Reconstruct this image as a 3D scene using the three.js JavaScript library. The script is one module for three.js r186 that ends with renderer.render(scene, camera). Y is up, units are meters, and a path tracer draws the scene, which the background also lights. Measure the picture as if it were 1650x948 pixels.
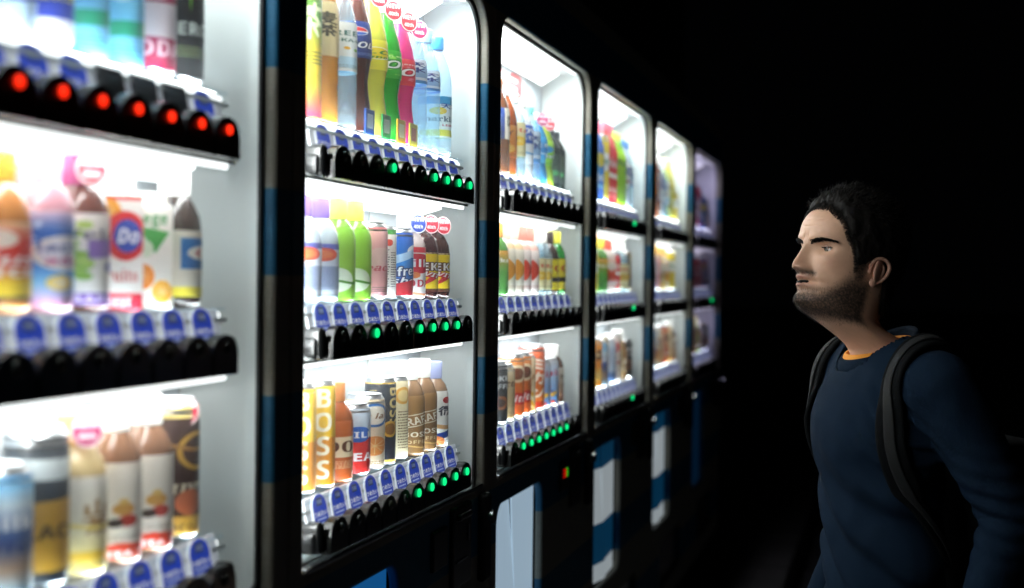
import * as THREE from 'three';
import { RoundedBoxGeometry } from 'three/addons/geometries/RoundedBoxGeometry.js';
import { mergeGeometries } from 'three/addons/utils/BufferGeometryUtils.js';
import { ImprovedNoise } from 'three/addons/math/ImprovedNoise.js';
import { RectAreaLightUniformsLib } from 'three/addons/lights/RectAreaLightUniformsLib.js';

// ---------- camera, night sky, exposure ----------
const scene = new THREE.Scene();
const EYE = 1.447, YAW = 14.26 * Math.PI / 180;
const camera = new THREE.PerspectiveCamera(22.35, 1024 / 588, 0.05, 200);
camera.position.set(0.197, EYE, 0.7754);
camera.lookAt(0.197 + Math.cos(YAW), EYE - Math.tan(0.62 * Math.PI / 180), 0.7754 - Math.sin(YAW));
camera.rotateZ(0.65 * Math.PI / 180);
camera.focus = 2.62;
camera.userData.fStop = 2.6;

const renderer = new THREE.WebGLRenderer({ antialias: true });
renderer.toneMapping = THREE.LinearToneMapping;
renderer.toneMappingExposure = 1;
renderer.shadowMap.enabled = true;
RectAreaLightUniformsLib.init();

const skyData = new Float32Array(64 * 32 * 4);
for (let i = 0; i < 64 * 32; i++) skyData.set([0.00028, 0.00032, 0.00042, 1], i * 4);
const sky = new THREE.DataTexture(skyData, 64, 32, THREE.RGBAFormat, THREE.FloatType);
sky.mapping = THREE.EquirectangularReflectionMapping; sky.magFilter = THREE.LinearFilter; sky.needsUpdate = true;
scene.background = sky; scene.environment = sky;
const moon = new THREE.DirectionalLight(0xcfdcff, 0.0015);
moon.position.set(3, 12, 9); moon.target.position.set(3, 0, 0); moon.castShadow = true;
Object.assign(moon.shadow.camera, { left: -8, right: 12, top: 8, bottom: -8, far: 40 });
moon.shadow.camera.updateProjectionMatrix();
scene.add(moon, moon.target);

// ---------- helpers ----------
let seed = 20251;
const rnd = () => { seed = (seed * 1664525 + 1013904223) >>> 0; return seed / 4294967296; };
const rr = (a, b) => a + (b - a) * rnd();
const noise = new ImprovedNoise();
const clamp = (v, a = 0, b = 1) => Math.min(b, Math.max(a, v));
const sstep = (a, b, v) => { const t = clamp((v - a) / (b - a)); return t * t * (3 - 2 * t); };
const V = (x, y, z) => new THREE.Vector3(x, y, z);
const used = {};
const numbered = (n) => { const k = used[n] = (used[n] ?? -1) + 1; return k ? `${n}_${String(k).padStart(3, '0')}` : n; };
const std = (color, roughness = 0.5, extra = {}) => new THREE.MeshStandardMaterial({ color, roughness, ...extra });
const phys = (color, roughness = 0.5, extra = {}) => new THREE.MeshPhysicalMaterial({ color, roughness, ...extra });
function mesh(name, geo, mat, parent, pos) {
  const m = new THREE.Mesh(geo, mat); m.name = parent === scene ? numbered(name) : name;
  if (pos) m.position.set(...pos);
  m.castShadow = m.receiveShadow = true; parent.add(m); return m;
}
function thing(name, label, category, pos, group) {
  const o = new THREE.Group(); o.name = numbered(name); o.position.set(...pos);
  o.userData = { label, category }; if (group) o.userData.group = group;
  scene.add(o); return o;
}
function part(name, parent) { const o = new THREE.Group(); o.name = name; parent.add(o); return o; }
const box = (w, h, d, x = 0, y = 0, z = 0) => new THREE.BoxGeometry(w, h, d).translate(x, y, z);
const rbox = (w, h, d, r, x = 0, y = 0, z = 0, s = 2) => new RoundedBoxGeometry(w, h, d, s, r).translate(x, y, z);
const merge = (list) => mergeGeometries(list.map((g) => (g.index ? g.toNonIndexed() : g)).map((g) => { for (const k of Object.keys(g.attributes)) if (!['position', 'normal', 'uv'].includes(k)) g.deleteAttribute(k); return g; }));
function uvXY(geo, s = 1) { const p = geo.attributes.position, u = geo.attributes.uv; for (let i = 0; i < p.count; i++) u.setXY(i, (p.getX(i) + 0.37 * p.getZ(i)) * s, p.getY(i) * s); return geo; }
function canvasTex(w, h, draw, srgb = true) {
  const c = document.createElement('canvas'); c.width = w; c.height = h; draw(c.getContext('2d'), w, h);
  const t = new THREE.CanvasTexture(c); if (srgb) t.colorSpace = THREE.SRGBColorSpace;
  t.wrapS = t.wrapT = THREE.RepeatWrapping; return t;
}
function noiseTex(n, f) { // f(x, y) -> [r, g, b] 0..255
  const d = new Uint8Array(n * n * 4);
  for (let y = 0; y < n; y++) for (let x = 0; x < n; x++) { const c = f(x, y); d.set([c[0], c[1], c[2], 255], (y * n + x) * 4); }
  const t = new THREE.DataTexture(d, n, n); t.magFilter = THREE.LinearFilter; t.wrapS = t.wrapT = THREE.RepeatWrapping; t.needsUpdate = true; return t;
}
function roundRect(w, h, r, x0 = 0, y0 = 0, P = THREE.Shape) { // r = [bl, br, tr, tl]
  const s = new P(), [bl, br, tr, tl] = Array.isArray(r) ? r : [r, r, r, r];
  s.moveTo(x0 + bl, y0); s.lineTo(x0 + w - br, y0);
  s.absarc(x0 + w - br, y0 + br, br, -Math.PI / 2, 0, false); s.lineTo(x0 + w, y0 + h - tr);
  s.absarc(x0 + w - tr, y0 + h - tr, tr, 0, Math.PI / 2, false); s.lineTo(x0 + tl, y0 + h);
  s.absarc(x0 + tl, y0 + h - tl, tl, Math.PI / 2, Math.PI, false); s.lineTo(x0, y0 + bl);
  s.absarc(x0 + bl, y0 + bl, bl, Math.PI, Math.PI * 1.5, false); return s;
}
const extr = (shape, depth, bevel = 0, seg = 2, curve = 10) => new THREE.ExtrudeGeometry(shape, { depth, bevelEnabled: bevel > 0, bevelSize: bevel, bevelThickness: bevel, bevelOffset: -bevel, bevelSegments: seg, curveSegments: curve });

// ---------- the setting ----------
const speck = noiseTex(256, () => { const v = 110 + rr(-60, 60); return [v, v, v]; });
const asphaltTex = noiseTex(512, (x, y) => { const v = 60 + 26 * noise.noise(x / 40, y / 40, 1) + rr(-24, 24); return [v, v, v * 1.02]; });
const concreteTex = noiseTex(512, (x, y) => { const v = 66 + 18 * noise.noise(x / 60, y / 60, 5) + 16 * noise.noise(x / 9, y / 9, 2) + rr(-12, 12); return [v, v * 0.985, v * 0.95]; });
for (const t of [asphaltTex, concreteTex]) t.colorSpace = THREE.SRGBColorSpace;
const M = {};
M.asphalt = std(0xffffff, 0.9, { map: asphaltTex, bumpMap: speck, bumpScale: 0.003 });
M.concrete = std(0xffffff, 0.85, { map: concreteTex, bumpMap: speck, bumpScale: 0.001 });
function sheet(name, x0, x1, z0, z1, y, mat) {
  const g = new THREE.PlaneGeometry(x1 - x0, z1 - z0).rotateX(-Math.PI / 2).translate((x0 + x1) / 2, y, (z0 + z1) / 2);
  const p = g.attributes.position, u = g.attributes.uv; for (let i = 0; i < p.count; i++) u.setXY(i, p.getX(i) * 0.7, p.getZ(i) * 0.7);
  const m = mesh(name, g, mat, scene); m.userData.kind = 'structure'; return m;
}
sheet('road', -60, 80, -60, 80, 0, M.asphalt);
{
  const g = uvXY(box(19, 0.15, 1.3, 4.5, 0.075, -0.45)); const m = mesh('pavement', g, M.concrete, scene); m.userData.kind = 'structure';
  for (let i = 0; i < 19; i++) mesh('kerb_stone', uvXY(rbox(0.99, 0.153, 0.15, 0.012, -4.5 + i, 0.0765, 0.276)), M.concrete, m);
  const w = thing('building_wall', 'dark concrete building wall standing behind the row of vending machines', 'wall', [4.5, 0, -1.15]);
  for (let r = 0; r < 5; r++) for (let c = 0; c < 10; c++) mesh('wall_panel', uvXY(rbox(1.89, 0.89, 0.1, 0.008, -8.55 + c * 1.9, 0.6 + r * 0.9, 0)), M.concrete, w);
  mesh('wall_backing', uvXY(box(19, 4.75, 0.1, 0, 2.375, -0.07)), std(0x2c2b29, 0.9), w);
}
// ---------- vending machines ----------
// Row runs along +x, the glass lies at z = 0, heights below are given from eye level (EYE).
const PITCH = 1.0202, ROW0 = 1.0434, WIN_W = 0.9155, WIN_B = -0.404, WIN_T = 0.527, BASE = 0.27;
let shift = 0;                                // the first machine's racks sit a little to the left
const slotX = (i) => 0.1275 + shift + 0.0725 * i;
const SHELF_Y = [0.222, -0.04, -0.318];      // what the drinks stand on
const BAR_Y = [0.137, -0.119, -0.392];       // underside of the button bars
const bandTex = noiseTex(256, (x, y) => {    // printed vinyl: blue and cream bands, 0.265 m period
  const blue = (y / 256) < 0.11 / 0.265, n = rr(-7, 7) + 8 * noise.noise(x / 30, y / 30, 3), c = blue ? [14, 88, 122] : [138, 134, 122];
  return c.map((v) => clamp(v + n, 0, 255));
});
bandTex.colorSpace = THREE.SRGBColorSpace; bandTex.repeat.set(1 / 0.265, 1 / 0.265);
M.vinyl = phys(0xffffff, 0.6, { map: bandTex, bumpMap: speck, bumpScale: 0.0002 });
M.cabinet = std(0x23272b, 0.5, { bumpMap: speck, bumpScale: 0.0004 });
M.rubber = std(0x0b0c0d, 0.6);
M.black = phys(0x0a0b0c, 0.3, { clearcoat: 0.6, clearcoatRoughness: 0.15 });
M.gloss = phys(0x040505, 0.12, { clearcoat: 1, clearcoatRoughness: 0.08 });
M.white = std(0xd6dcda, 0.45);
M.back = std(0xc0cad2, 0.35);
M.chrome = std(0xc9ccd0, 0.22, { metalness: 1 });
M.glass = phys(0xffffff, 0.19, { transmission: 1, thickness: 0, ior: 1.45 });
M.acrylic = phys(0xf4fbff, 0.05, { transmission: 1, thickness: 0, ior: 1.4 });
M.strip = std(0xdfe4ea, 0.4);
M.glowStrip = std(0xdfe4ea, 0.4, { emissive: 0xdfe8f2, emissiveIntensity: 0.3 });  // rail glows by itself, added so the tag row reads brighter
M.darkTag = std(0x24292d, 0.4);
const emit = (c, e, k) => std(c, 0.4, { emissive: new THREE.Color(e), emissiveIntensity: k });
M.green = emit(0x0b5a3a, 0x12ff90, 1.0); M.red = emit(0x70120a, 0xff2a10, 2.0); M.off = phys(0x0c120f, 0.15, { clearcoat: 1 });
M.redDigit = emit(0x300505, 0xff1808, 0.5); M.greenDigit = emit(0x052008, 0x40ff30, 0.5);

// kana and kanji drawn as strokes on a 0..10 grid
const GLYPH = {
  'つ': [[1, 4, 5, 2.4, 8, 3.2, 8.8, 5.4, 7, 7.8, 4, 8.6]], 'め': [[2.5, 2, 3.6, 6.5, 4.4, 8], [6, 1.6, 4.6, 6, 2.2, 8.4, 1.4, 6.6, 3, 4.2, 6.4, 3.4, 8.8, 5, 8.4, 7.4, 6.2, 8.8]],
  'た': [[1, 3, 6, 2.6], [3.6, 1, 2.6, 5.4, 1, 9], [5.6, 4.8, 9, 4.8], [5.4, 7, 6, 8.6, 9.2, 8.6]], 'い': [[1.6, 2.6, 2, 6.6, 3.4, 8.2, 4.2, 6.6], [7, 3, 8.6, 6.6]],
  '麦': [[1.5, 1.5, 8.5, 1.5], [2, 3, 8, 3], [1, 4.6, 9, 4.6], [5, 0.4, 5, 4.6], [4, 5, 1.4, 7.4], [3, 6.2, 7.6, 6.2, 4.6, 9, 1, 9.8], [3.6, 6.8, 6, 8.8, 9.2, 9.8]],
  '茶': [[1, 1.6, 9, 1.6], [3.4, 0.4, 3.4, 2.8], [6.6, 0.4, 6.6, 2.8], [5, 2.6, 1, 5.8], [5, 2.6, 9, 5.8], [2.4, 6, 7.6, 6], [5, 4.6, 5, 9.6], [3.4, 7, 2, 8.8], [6.6, 7, 8, 8.8]],
  '天': [[1.6, 1.6, 8.4, 1.6], [1, 4.2, 9, 4.2], [5, 1.6, 5, 4.2, 3.4, 7.4, 1, 9.4], [5, 4.4, 6.4, 7.4, 9.2, 9.4]],
  '水': [[5, 0.6, 5, 9.4, 4, 8.8], [1, 3, 3.8, 3, 2.8, 6, 1, 8], [8.6, 2, 6, 4.2], [5.4, 3.6, 6.8, 6.4, 9.2, 8.6]],
  '白': [[5, 0.4, 4, 2.2], [2, 2.4, 2, 9.4], [2, 2.4, 8, 2.4, 8, 9.4], [2, 5.8, 8, 5.8], [2, 9.2, 8, 9.2]],
  '山': [[5, 1, 5, 9], [1.6, 4, 1.6, 9, 8.4, 9], [8.4, 4, 8.4, 9.2]], '微': [[3, 0.6, 1, 3], [3, 3, 1, 5.4], [2, 4.6, 2, 9.4], [4, 1, 4, 3, 6.4, 3, 6.4, 1], [5.2, 0.6, 5.2, 3], [4, 4.6, 6.4, 4.6], [4.4, 6, 4, 9], [7.6, 0.8, 7, 4], [7.2, 3, 9.4, 3], [8.6, 3, 8, 6.6, 6.6, 9.4], [7.4, 4.4, 9.4, 9.4]],
  'ア': [[1, 2, 9, 2, 7.6, 3.8, 6, 4.8], [5, 3.6, 4.6, 6.6, 2.6, 9]], 'イ': [[8, 1, 5, 4, 1, 6], [5, 4, 5, 9.4]], 'ス': [[1.6, 2, 8, 2, 5.6, 6, 1, 9], [5.6, 6, 9, 9]],
  'ミ': [[2, 1.6, 8, 3], [2, 4.4, 7.6, 5.8], [1.6, 7.2, 8.4, 9]], 'カ': [[1, 3, 8.6, 3, 8, 8, 7, 9.2, 5.8, 8.4], [5, 0.8, 4, 5.6, 1.4, 9.2]], 'ン': [[1.6, 2, 4, 3.6], [1.6, 8.8, 6, 7, 9, 2.6]],
};
function kana(x, s, cx, cy, size, color, width = 0.12, vertical = false) {
  x.strokeStyle = color; x.lineWidth = size * width; x.lineCap = x.lineJoin = 'round';
  [...s].forEach((ch, k) => {
    const ox = vertical ? cx - size / 2 : cx + (k - s.length / 2) * size * 1.04, oy = vertical ? cy + (k - s.length / 2) * size * 1.06 : cy - size / 2;
    for (const st of GLYPH[ch] ?? []) { x.beginPath(); for (let i = 0; i < st.length; i += 2) x.lineTo(ox + st[i] * size / 10, oy + st[i + 1] * size / 10); x.stroke(); }
  });
}
function txt(x, s, cx, cy, size, color, o = {}) {
  x.save(); x.translate(cx, cy); x.rotate(o.rot ?? 0); x.scale(o.sx ?? 1, 1); x.fillStyle = color; x.textAlign = 'center'; x.textBaseline = 'middle';
  x.font = `${o.it ? 'italic ' : ''}bold ${size}px ${o.font ?? 'sans-serif'}`;
  if (o.out) { x.strokeStyle = o.out; x.lineWidth = size * 0.18; x.lineJoin = 'round'; x.strokeText(s, 0, 0); }
  x.fillText(s, 0, 0); x.restore();
}
// price tags: blue arch with a dark price window and the white words for cold
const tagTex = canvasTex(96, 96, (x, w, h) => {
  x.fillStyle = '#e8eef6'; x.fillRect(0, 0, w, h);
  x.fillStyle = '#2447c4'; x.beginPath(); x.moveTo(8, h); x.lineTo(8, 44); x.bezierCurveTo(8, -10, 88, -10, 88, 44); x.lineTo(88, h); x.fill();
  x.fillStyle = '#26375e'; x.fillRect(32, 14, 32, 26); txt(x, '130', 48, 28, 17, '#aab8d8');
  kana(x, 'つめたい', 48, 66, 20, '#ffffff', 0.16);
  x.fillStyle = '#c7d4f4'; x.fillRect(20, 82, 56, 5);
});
const tagGlow = tagTex.clone(); M.tag = phys(0xffffff, 0.3, { map: tagTex, emissive: 0xffffff, emissiveMap: tagGlow, emissiveIntensity: 0.42 });  // tag print doubles as an added glow to brighten the tags
const archShape = (w, h) => { const s = new THREE.Shape(); s.moveTo(-w / 2, 0); s.lineTo(w / 2, 0); s.lineTo(w / 2, h * 0.5); s.bezierCurveTo(w / 2, h * 1.17, -w / 2, h * 1.17, -w / 2, h * 0.5); s.closePath(); return s; };
function tagGeo(w, h) { const g = extr(archShape(w, h), 0.0016); const p = g.attributes.position, u = g.attributes.uv; for (let i = 0; i < p.count; i++) u.setXY(i, p.getX(i) / w + 0.5, p.getY(i) / h); return g; }
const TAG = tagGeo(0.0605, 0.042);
const RIBTAG = merge([box(0.055, 0.0385, 0.0016, 0, 0.0193, 0.0008), ...[...Array(9)].map((_, k) => box(0.003, 0.032, 0.003, -0.024 + k * 0.006, 0.0195, 0.002))]);
// a button: arched hood round a glossy dished face
const BUTTON = (() => {
  const s = archShape(0.067, 0.049); s.holes.push(new THREE.Path(archShape(0.046, 0.037).getPoints(8).map((p) => new THREE.Vector2(p.x, p.y + 0.0035))));
  return merge([extr(s, 0.012, 0.002, 2, 8), box(0.0724, 0.026, 0.012, 0, 0.013, 0.004)]);
})();
const FACE = extr(archShape(0.05, 0.04), 0.003).translate(0, 0.003, 0);
const LED = new THREE.SphereGeometry(0.0082, 10, 7).scale(1, 0.95, 0.45);

function buildMachine(cfg) {
  shift = cfg.n ? 0 : -0.013; const n = cfg.n, X = ROW0 + PITCH * n, y0 = EYE - BASE;       // y0: eye level in the machine's own height
  const m = thing('vending_machine', cfg.label, 'vending machine', [X, BASE, 0], 'drink vending machines in a row');
  const L = -0.051, R = WIN_W + 0.053, TOP = y0 + 0.697;
  // cabinet: a hollow box behind the door
  mesh('cabinet', merge([box(0.03, TOP - 0.002, 0.56, L + 0.016, TOP / 2, -0.41), box(0.03, TOP - 0.002, 0.56, R - 0.016, TOP / 2, -0.41), box(R - L - 0.064, 0.03, 0.56, (L + R) / 2, TOP - 0.017, -0.41), box(R - L - 0.064, 0.06, 0.56, (L + R) / 2, 0.03, -0.41), box(R - L - 0.004, TOP - 0.002, 0.02, (L + R) / 2, TOP / 2, -0.7)]), M.cabinet, m);
  // door skin with the window and sign openings
  const sh = roundRect(R - L, TOP - 0.03, 0.02, L, 0.03);
  const wr = [0.012, 0.012, 0.075, 0.06];
  sh.holes.push(roundRect(WIN_W, WIN_T - WIN_B, wr, 0, y0 + WIN_B, THREE.Path));
  sh.holes.push(roundRect(0.405, 0.385, 0.045, 0.0, y0 - 0.845, THREE.Path));
  sh.holes.push(roundRect(0.56, 0.16, 0.02, 0.17, y0 - 1.075, THREE.Path));
  const skin = extr(sh, 0.006, 0.006, 3, 12).translate(0, 0, 0.004); // bevel rolls the reveal edge
  { const p = skin.attributes.position, u = skin.attributes.uv; for (let i = 0; i < p.count; i++) u.setXY(i, p.getX(i), p.getY(i) - y0); }
  mesh('door', skin, M.vinyl, m);
  mesh('door_side', merge([box(0.02, TOP - 0.06, 0.107, L + 0.013, TOP / 2, -0.073), box(0.02, TOP - 0.06, 0.107, R - 0.013, TOP / 2, -0.073), box(R - L - 0.05, 0.02, 0.107, (L + R) / 2, TOP - 0.035, -0.073)]), M.cabinet, m);
  // gasket, chrome sill and pane
  const gs = roundRect(WIN_W + 0.006, WIN_T - WIN_B + 0.006, wr, -0.003, y0 + WIN_B - 0.003); gs.holes.push(roundRect(WIN_W - 0.012, WIN_T - WIN_B - 0.012, wr, 0.006, y0 + WIN_B + 0.006, THREE.Path));
  mesh('window_gasket', extr(gs, 0.005, 0, 1, 10).translate(0, 0, -0.0065), M.rubber, m);
  mesh('window_sill', rbox(WIN_W - 0.02, 0.008, 0.02, 0.003, WIN_W / 2, y0 + WIN_B + 0.0025, 0.0085), M.chrome, m);
  mesh('window_pane', new THREE.ShapeGeometry(roundRect(WIN_W - 0.008, WIN_T - WIN_B - 0.008, wr, 0.004, y0 + WIN_B + 0.004), 8).translate(0, 0, -0.0035), M.glass, m);
  // display case
  const D = 0.117, H = WIN_T - WIN_B, yc = y0 + (WIN_T + WIN_B) / 2, wm = cfg.dim ? M.dimWhite : M.white;
  const dc = mesh('display_case', merge([box(0.008, H + 0.03, D - 0.009, -0.006, yc, -0.008 - (D - 0.009) / 2), box(0.008, H + 0.03, D - 0.009, WIN_W + 0.006, yc, -0.008 - (D - 0.009) / 2), box(WIN_W + 0.004, 0.008, D - 0.009, WIN_W / 2, y0 + WIN_T + 0.006, -0.008 - (D - 0.009) / 2), box(WIN_W + 0.004, 0.008, D - 0.009, WIN_W / 2, y0 + WIN_B - 0.006, -0.008 - (D - 0.009) / 2)]), wm, m);
  mesh('back_panel', box(WIN_W + 0.02, H + 0.03, 0.006, WIN_W / 2, yc, -D - 0.003), M.back, dc);
  for (const sx of [0.3, 0.615]) mesh('panel_joint', box(0.004, H, 0.003, sx, yc, -D + 0.0016), M.white, dc);
  for (let k = 0; k < 3; k++) {
    const sy = y0 + SHELF_Y[k], by = y0 + BAR_Y[k];
    const shelf = mesh('shelf', merge([box(0.79, 0.003, 0.104, slotX(4.5) - 0.004, sy - 0.0015, -0.0645)]), M.acrylic, m);
    mesh('shelf_support', merge([box(0.77, 0.02, 0.05, slotX(4.5) - 0.004, by + 0.012, -0.09), box(0.77, sy - by - 0.026, 0.005, slotX(4.5) - 0.004, (sy + by) / 2 + 0.009, -0.1)]), wm, shelf);
    mesh('shelf_bracket', merge([rbox(0.05, 0.05, 0.03, 0.008, 0.034, by + 0.028, -0.055), rbox(0.03, 0.02, 0.05, 0.006, 0.05, by + 0.012, -0.04)]), M.chrome, shelf);
    // strip that carries the tags, leaning back; its glow is added to brighten them
    const strip = part('glowing_price_strip', m); strip.position.set(slotX(4.5), by + 0.037, -0.0085); strip.rotation.x = -0.2;
    mesh('strip_rail', rbox(0.752, 0.043, 0.004, 0.0015, 0, 0.0205, -0.0022), cfg.dim ? M.strip : M.glowStrip, strip);
    for (let i = cfg.from ?? 0; i < 10; i++) {
      if (cfg.noTag?.[k]?.includes(i)) continue;
      const rib = cfg.rib?.[k]?.includes(i);
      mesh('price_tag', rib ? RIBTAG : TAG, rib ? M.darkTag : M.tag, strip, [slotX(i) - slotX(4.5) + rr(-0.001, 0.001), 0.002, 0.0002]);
    }
    // button bar
    const bar = mesh('button_bar', merge([rbox(0.762, 0.034, 0.04, 0.009, slotX(4.5), by + 0.018, -0.014, 3), rbox(0.018, 0.046, 0.046, 0.008, slotX(0) - 0.043, by + 0.024, -0.012, 3), rbox(0.018, 0.044, 0.046, 0.008, slotX(9) + 0.043, by + 0.023, -0.012, 3)]), M.black, m);
    for (let i = cfg.from ?? 0; i < 10; i++) {
      const b = mesh('button', BUTTON, M.black, bar, [slotX(i), by, 0.006]);
      mesh('button_face', FACE, M.gloss, b, [0, 0, 0.0045]);
      const lit = cfg.lit[k].includes(i);
      const led = mesh('button_light', LED, lit ? (cfg.red ? M.red : M.green) : M.off, b, [0, 0.033, 0.0155]);
      if (lit) led.scale.setScalar(cfg.red ? 0.74 : 0.95);
    }
    // ceiling diffuser leaning to the glass, plus added front and shelf-edge fill for the drinks
    const top = k === 0 ? y0 + WIN_T + 0.001 : y0 + BAR_Y[k - 1] - 0.001, on = cfg.lamp[k], cx = slotX(4.5) - 0.01, lw = 0.79;
    const tube = (name, w, y, z, lean, power) => {
      const l = part(name, m); l.position.set(cx, y, z); l.rotation.x = lean;
      mesh('diffuser', rbox(lw, 0.008, w, 0.003), on > 0 ? cfg.glow : wm, l);
      mesh('housing', box(lw + 0.02, 0.005, w + 0.004, 0, 0.0068, 0), wm, l);
      if (on > 0) { const r = new THREE.RectAreaLight(cfg.lampColor, on * power, lw - 0.02, w - 0.002); r.position.y = -0.006; r.rotation.x = -Math.PI / 2; r.name = 'lamp_and_fill_light'; l.add(r); }
    };
    tube('display_lamp', 0.056, top - (k ? 0.012 : 0.018), -0.078, k ? -0.3 : -0.55, k ? 0.3 : 0.9);
    tube('front_fill_lamp', 0.014, top - 0.0035, -0.0135, 0.3, k ? 1.6 : 1.4);  // added strip, fills the drink fronts from above
    tube('shelf_edge_fill', 0.009, sy - 0.0095, -0.0205, 2.95, k ? 2.7 : 1.9);  // added strip, brightens the lower halves of the drinks
  }
  // upright fill lamp added out of view behind the left window edge, brightens drink fronts
  {
    const l = part('side_fill_lamp', m); l.position.set(0.011, y0 + (WIN_T + WIN_B) / 2, -0.0175); l.rotation.y = 0.4;
    mesh('diffuser', rbox(0.008, 0.86, 0.02, 0.003), cfg.glow, l); mesh('housing', box(0.005, 0.88, 0.024, -0.0068, 0, 0), wm, l);
    const r = new THREE.RectAreaLight(cfg.lampColor, cfg.lamp[2] * 2.9, 0.018, 0.84); r.position.x = 0.006; r.rotation.y = -Math.PI / 2; r.name = 'side_fill_light'; l.add(r);
  }
  if (cfg.extra) cfg.extra(m, y0);
  // sign panel in the lower left opening: two leaves meeting at a slanted seam
  const sg = cfg.sign, fold = 0.2;
  const leaf = (pts, dz) => { const s = new THREE.Shape(pts.map(([a, b]) => new THREE.Vector2(a, b))); const g = extr(s, 0.004); const p = g.attributes.position; for (let i = 0; i < p.count; i++) p.setZ(i, p.getZ(i) + dz(p.getX(i), p.getY(i))); const u = g.attributes.uv; for (let i = 0; i < p.count; i++) u.setXY(i, p.getX(i), p.getY(i)); g.computeVertexNormals(); return g; };
  const sp = part('sign_panel', m); sp.position.set(0, y0 - 0.46, -0.005);
  mesh('sign_leaf', leaf([[0, 0.002], [fold - 0.02, 0.002], [fold + 0.045, -0.387], [0, -0.387]], (x) => -0.035 + x * 0.16), sg.mat, sp);
  mesh('sign_leaf', leaf([[fold - 0.018, 0.002], [0.409, 0.002], [0.409, -0.387], [fold + 0.047, -0.387]], (x) => 0.0 - (x - fold) * 0.03), sg.mat, sp);
  mesh('sign_backing', box(0.43, 0.4, 0.004, 0.2, -0.19, -0.075), M.cabinet, sp);
  // coin side
  mesh('price_display', merge([rbox(0.085, 0.07, 0.012, 0.004, 0.615, y0 - 0.475, 0.017)]), M.black, m);
  const dg = (xx, mat) => mesh('display_digit', merge([box(0.010, 0.002, 0.001, 0, 0.009, 0), box(0.010, 0.002, 0.001, 0, 0, 0), box(0.010, 0.002, 0.001, 0, -0.009, 0), box(0.002, 0.018, 0.001, 0.005, 0, 0.0003)]), mat, m, [xx, y0 - 0.468, 0.0237]);
  if (cfg.digits) { dg(0.597, M.redDigit); dg(0.613, M.redDigit); dg(0.634, M.greenDigit); }
  const coin = mesh('coin_panel', merge([rbox(0.12, 0.15, 0.014, 0.006, 0.745, y0 - 0.49, 0.018), rbox(0.08, 0.012, 0.02, 0.004, 0.745, y0 - 0.435, 0.022)]), M.black, m);
  mesh('coin_slot', merge([box(0.006, 0.03, 0.004, 0.775, y0 - 0.47, 0.0255), box(0.07, 0.004, 0.004, 0.735, y0 - 0.515, 0.0255)]), M.chrome, coin);
  const lock = mesh('door_lock', rbox(0.05, 0.17, 0.02, 0.012, 0.9, y0 - 0.5, 0.022, 3), M.rubber, m);
  mesh('lock_cylinder', new THREE.CylinderGeometry(0.013, 0.013, 0.012, 20).rotateX(Math.PI / 2).translate(0.9, y0 - 0.46, 0.036), M.chrome, lock);
  mesh('delivery_flap', rbox(0.55, 0.15, 0.012, 0.004, 0.45, y0 - 0.995, -0.006), M.gloss, m);
  mesh('delivery_chute', box(0.58, 0.18, 0.01, 0.45, y0 - 0.995, -0.05), M.rubber, m);
  for (const fx of [L + 0.08, R - 0.08]) for (const fz of [-0.1, -0.6]) mesh('foot', new THREE.CylinderGeometry(0.02, 0.025, 0.031, 14).translate(fx, 0.0145, fz), M.cabinet, m);
  // concrete plinth under each machine
  const pl = mesh('concrete_plinth', uvXY(rbox(R - L - 0.03, 0.12, 0.62, 0.01, (L + R) / 2, 0.06, -0.37)), M.concrete, scene);
  pl.position.set(X, 0.15, 0); pl.userData = { label: 'low concrete plinth carrying ' + cfg.short, category: 'plinth', group: 'plinths under the machines' };
  return m;
}
M.dimWhite = std(0xc4c2d2, 0.5);  // case white greyed towards lilac: dim purple light put into the colour
const cool = new THREE.Color(0.95, 1.0, 0.99), violet = new THREE.Color(0.82, 0.76, 1.0);
const glowOf = (c, k) => std(0xffffff, 0.5, { emissive: c, emissiveIntensity: k });
const G1 = glowOf(cool, 1.6), G6 = glowOf(violet, 0.8);
const signTex = canvasTex(16, 512, (x, w, h) => { x.fillStyle = '#0a3f60'; x.fillRect(0, 0, w, h); x.fillStyle = '#c6d2d8'; x.fillRect(0, 512 * 0.18, w, 512 * 0.4); x.fillRect(0, 512 * 0.87, w, 512 * 0.13); });
const signTex2 = signTex.clone();
for (const t of [signTex, signTex2]) t.repeat.set(1, 1 / 0.387);
const plainSign = { mat: std(0xc4d4de, 0.35, { emissive: 0xaec8dc, emissiveIntensity: 0.62 }) };
const bandSign = { mat: std(0xffffff, 0.35, { map: signTex, emissive: 0xffffff, emissiveMap: signTex2, emissiveIntensity: 0.42 }) };
const blueSign = { mat: std(0x1560a8, 0.3, { emissive: 0x1a6ab0, emissiveIntensity: 0.5 }) };
const darkSign = { mat: std(0x10304a, 0.3, { emissive: 0x1a5a90, emissiveIntensity: 0.06 }) };
const LAMP = 15.5;
const SHORT = ['the machine with red-lit buttons', 'machine next to red-lit one', 'machine with red wall letters', 'machine after red-lettered one', 'machine beside purple one', 'the purple-lit machine'];
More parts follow.
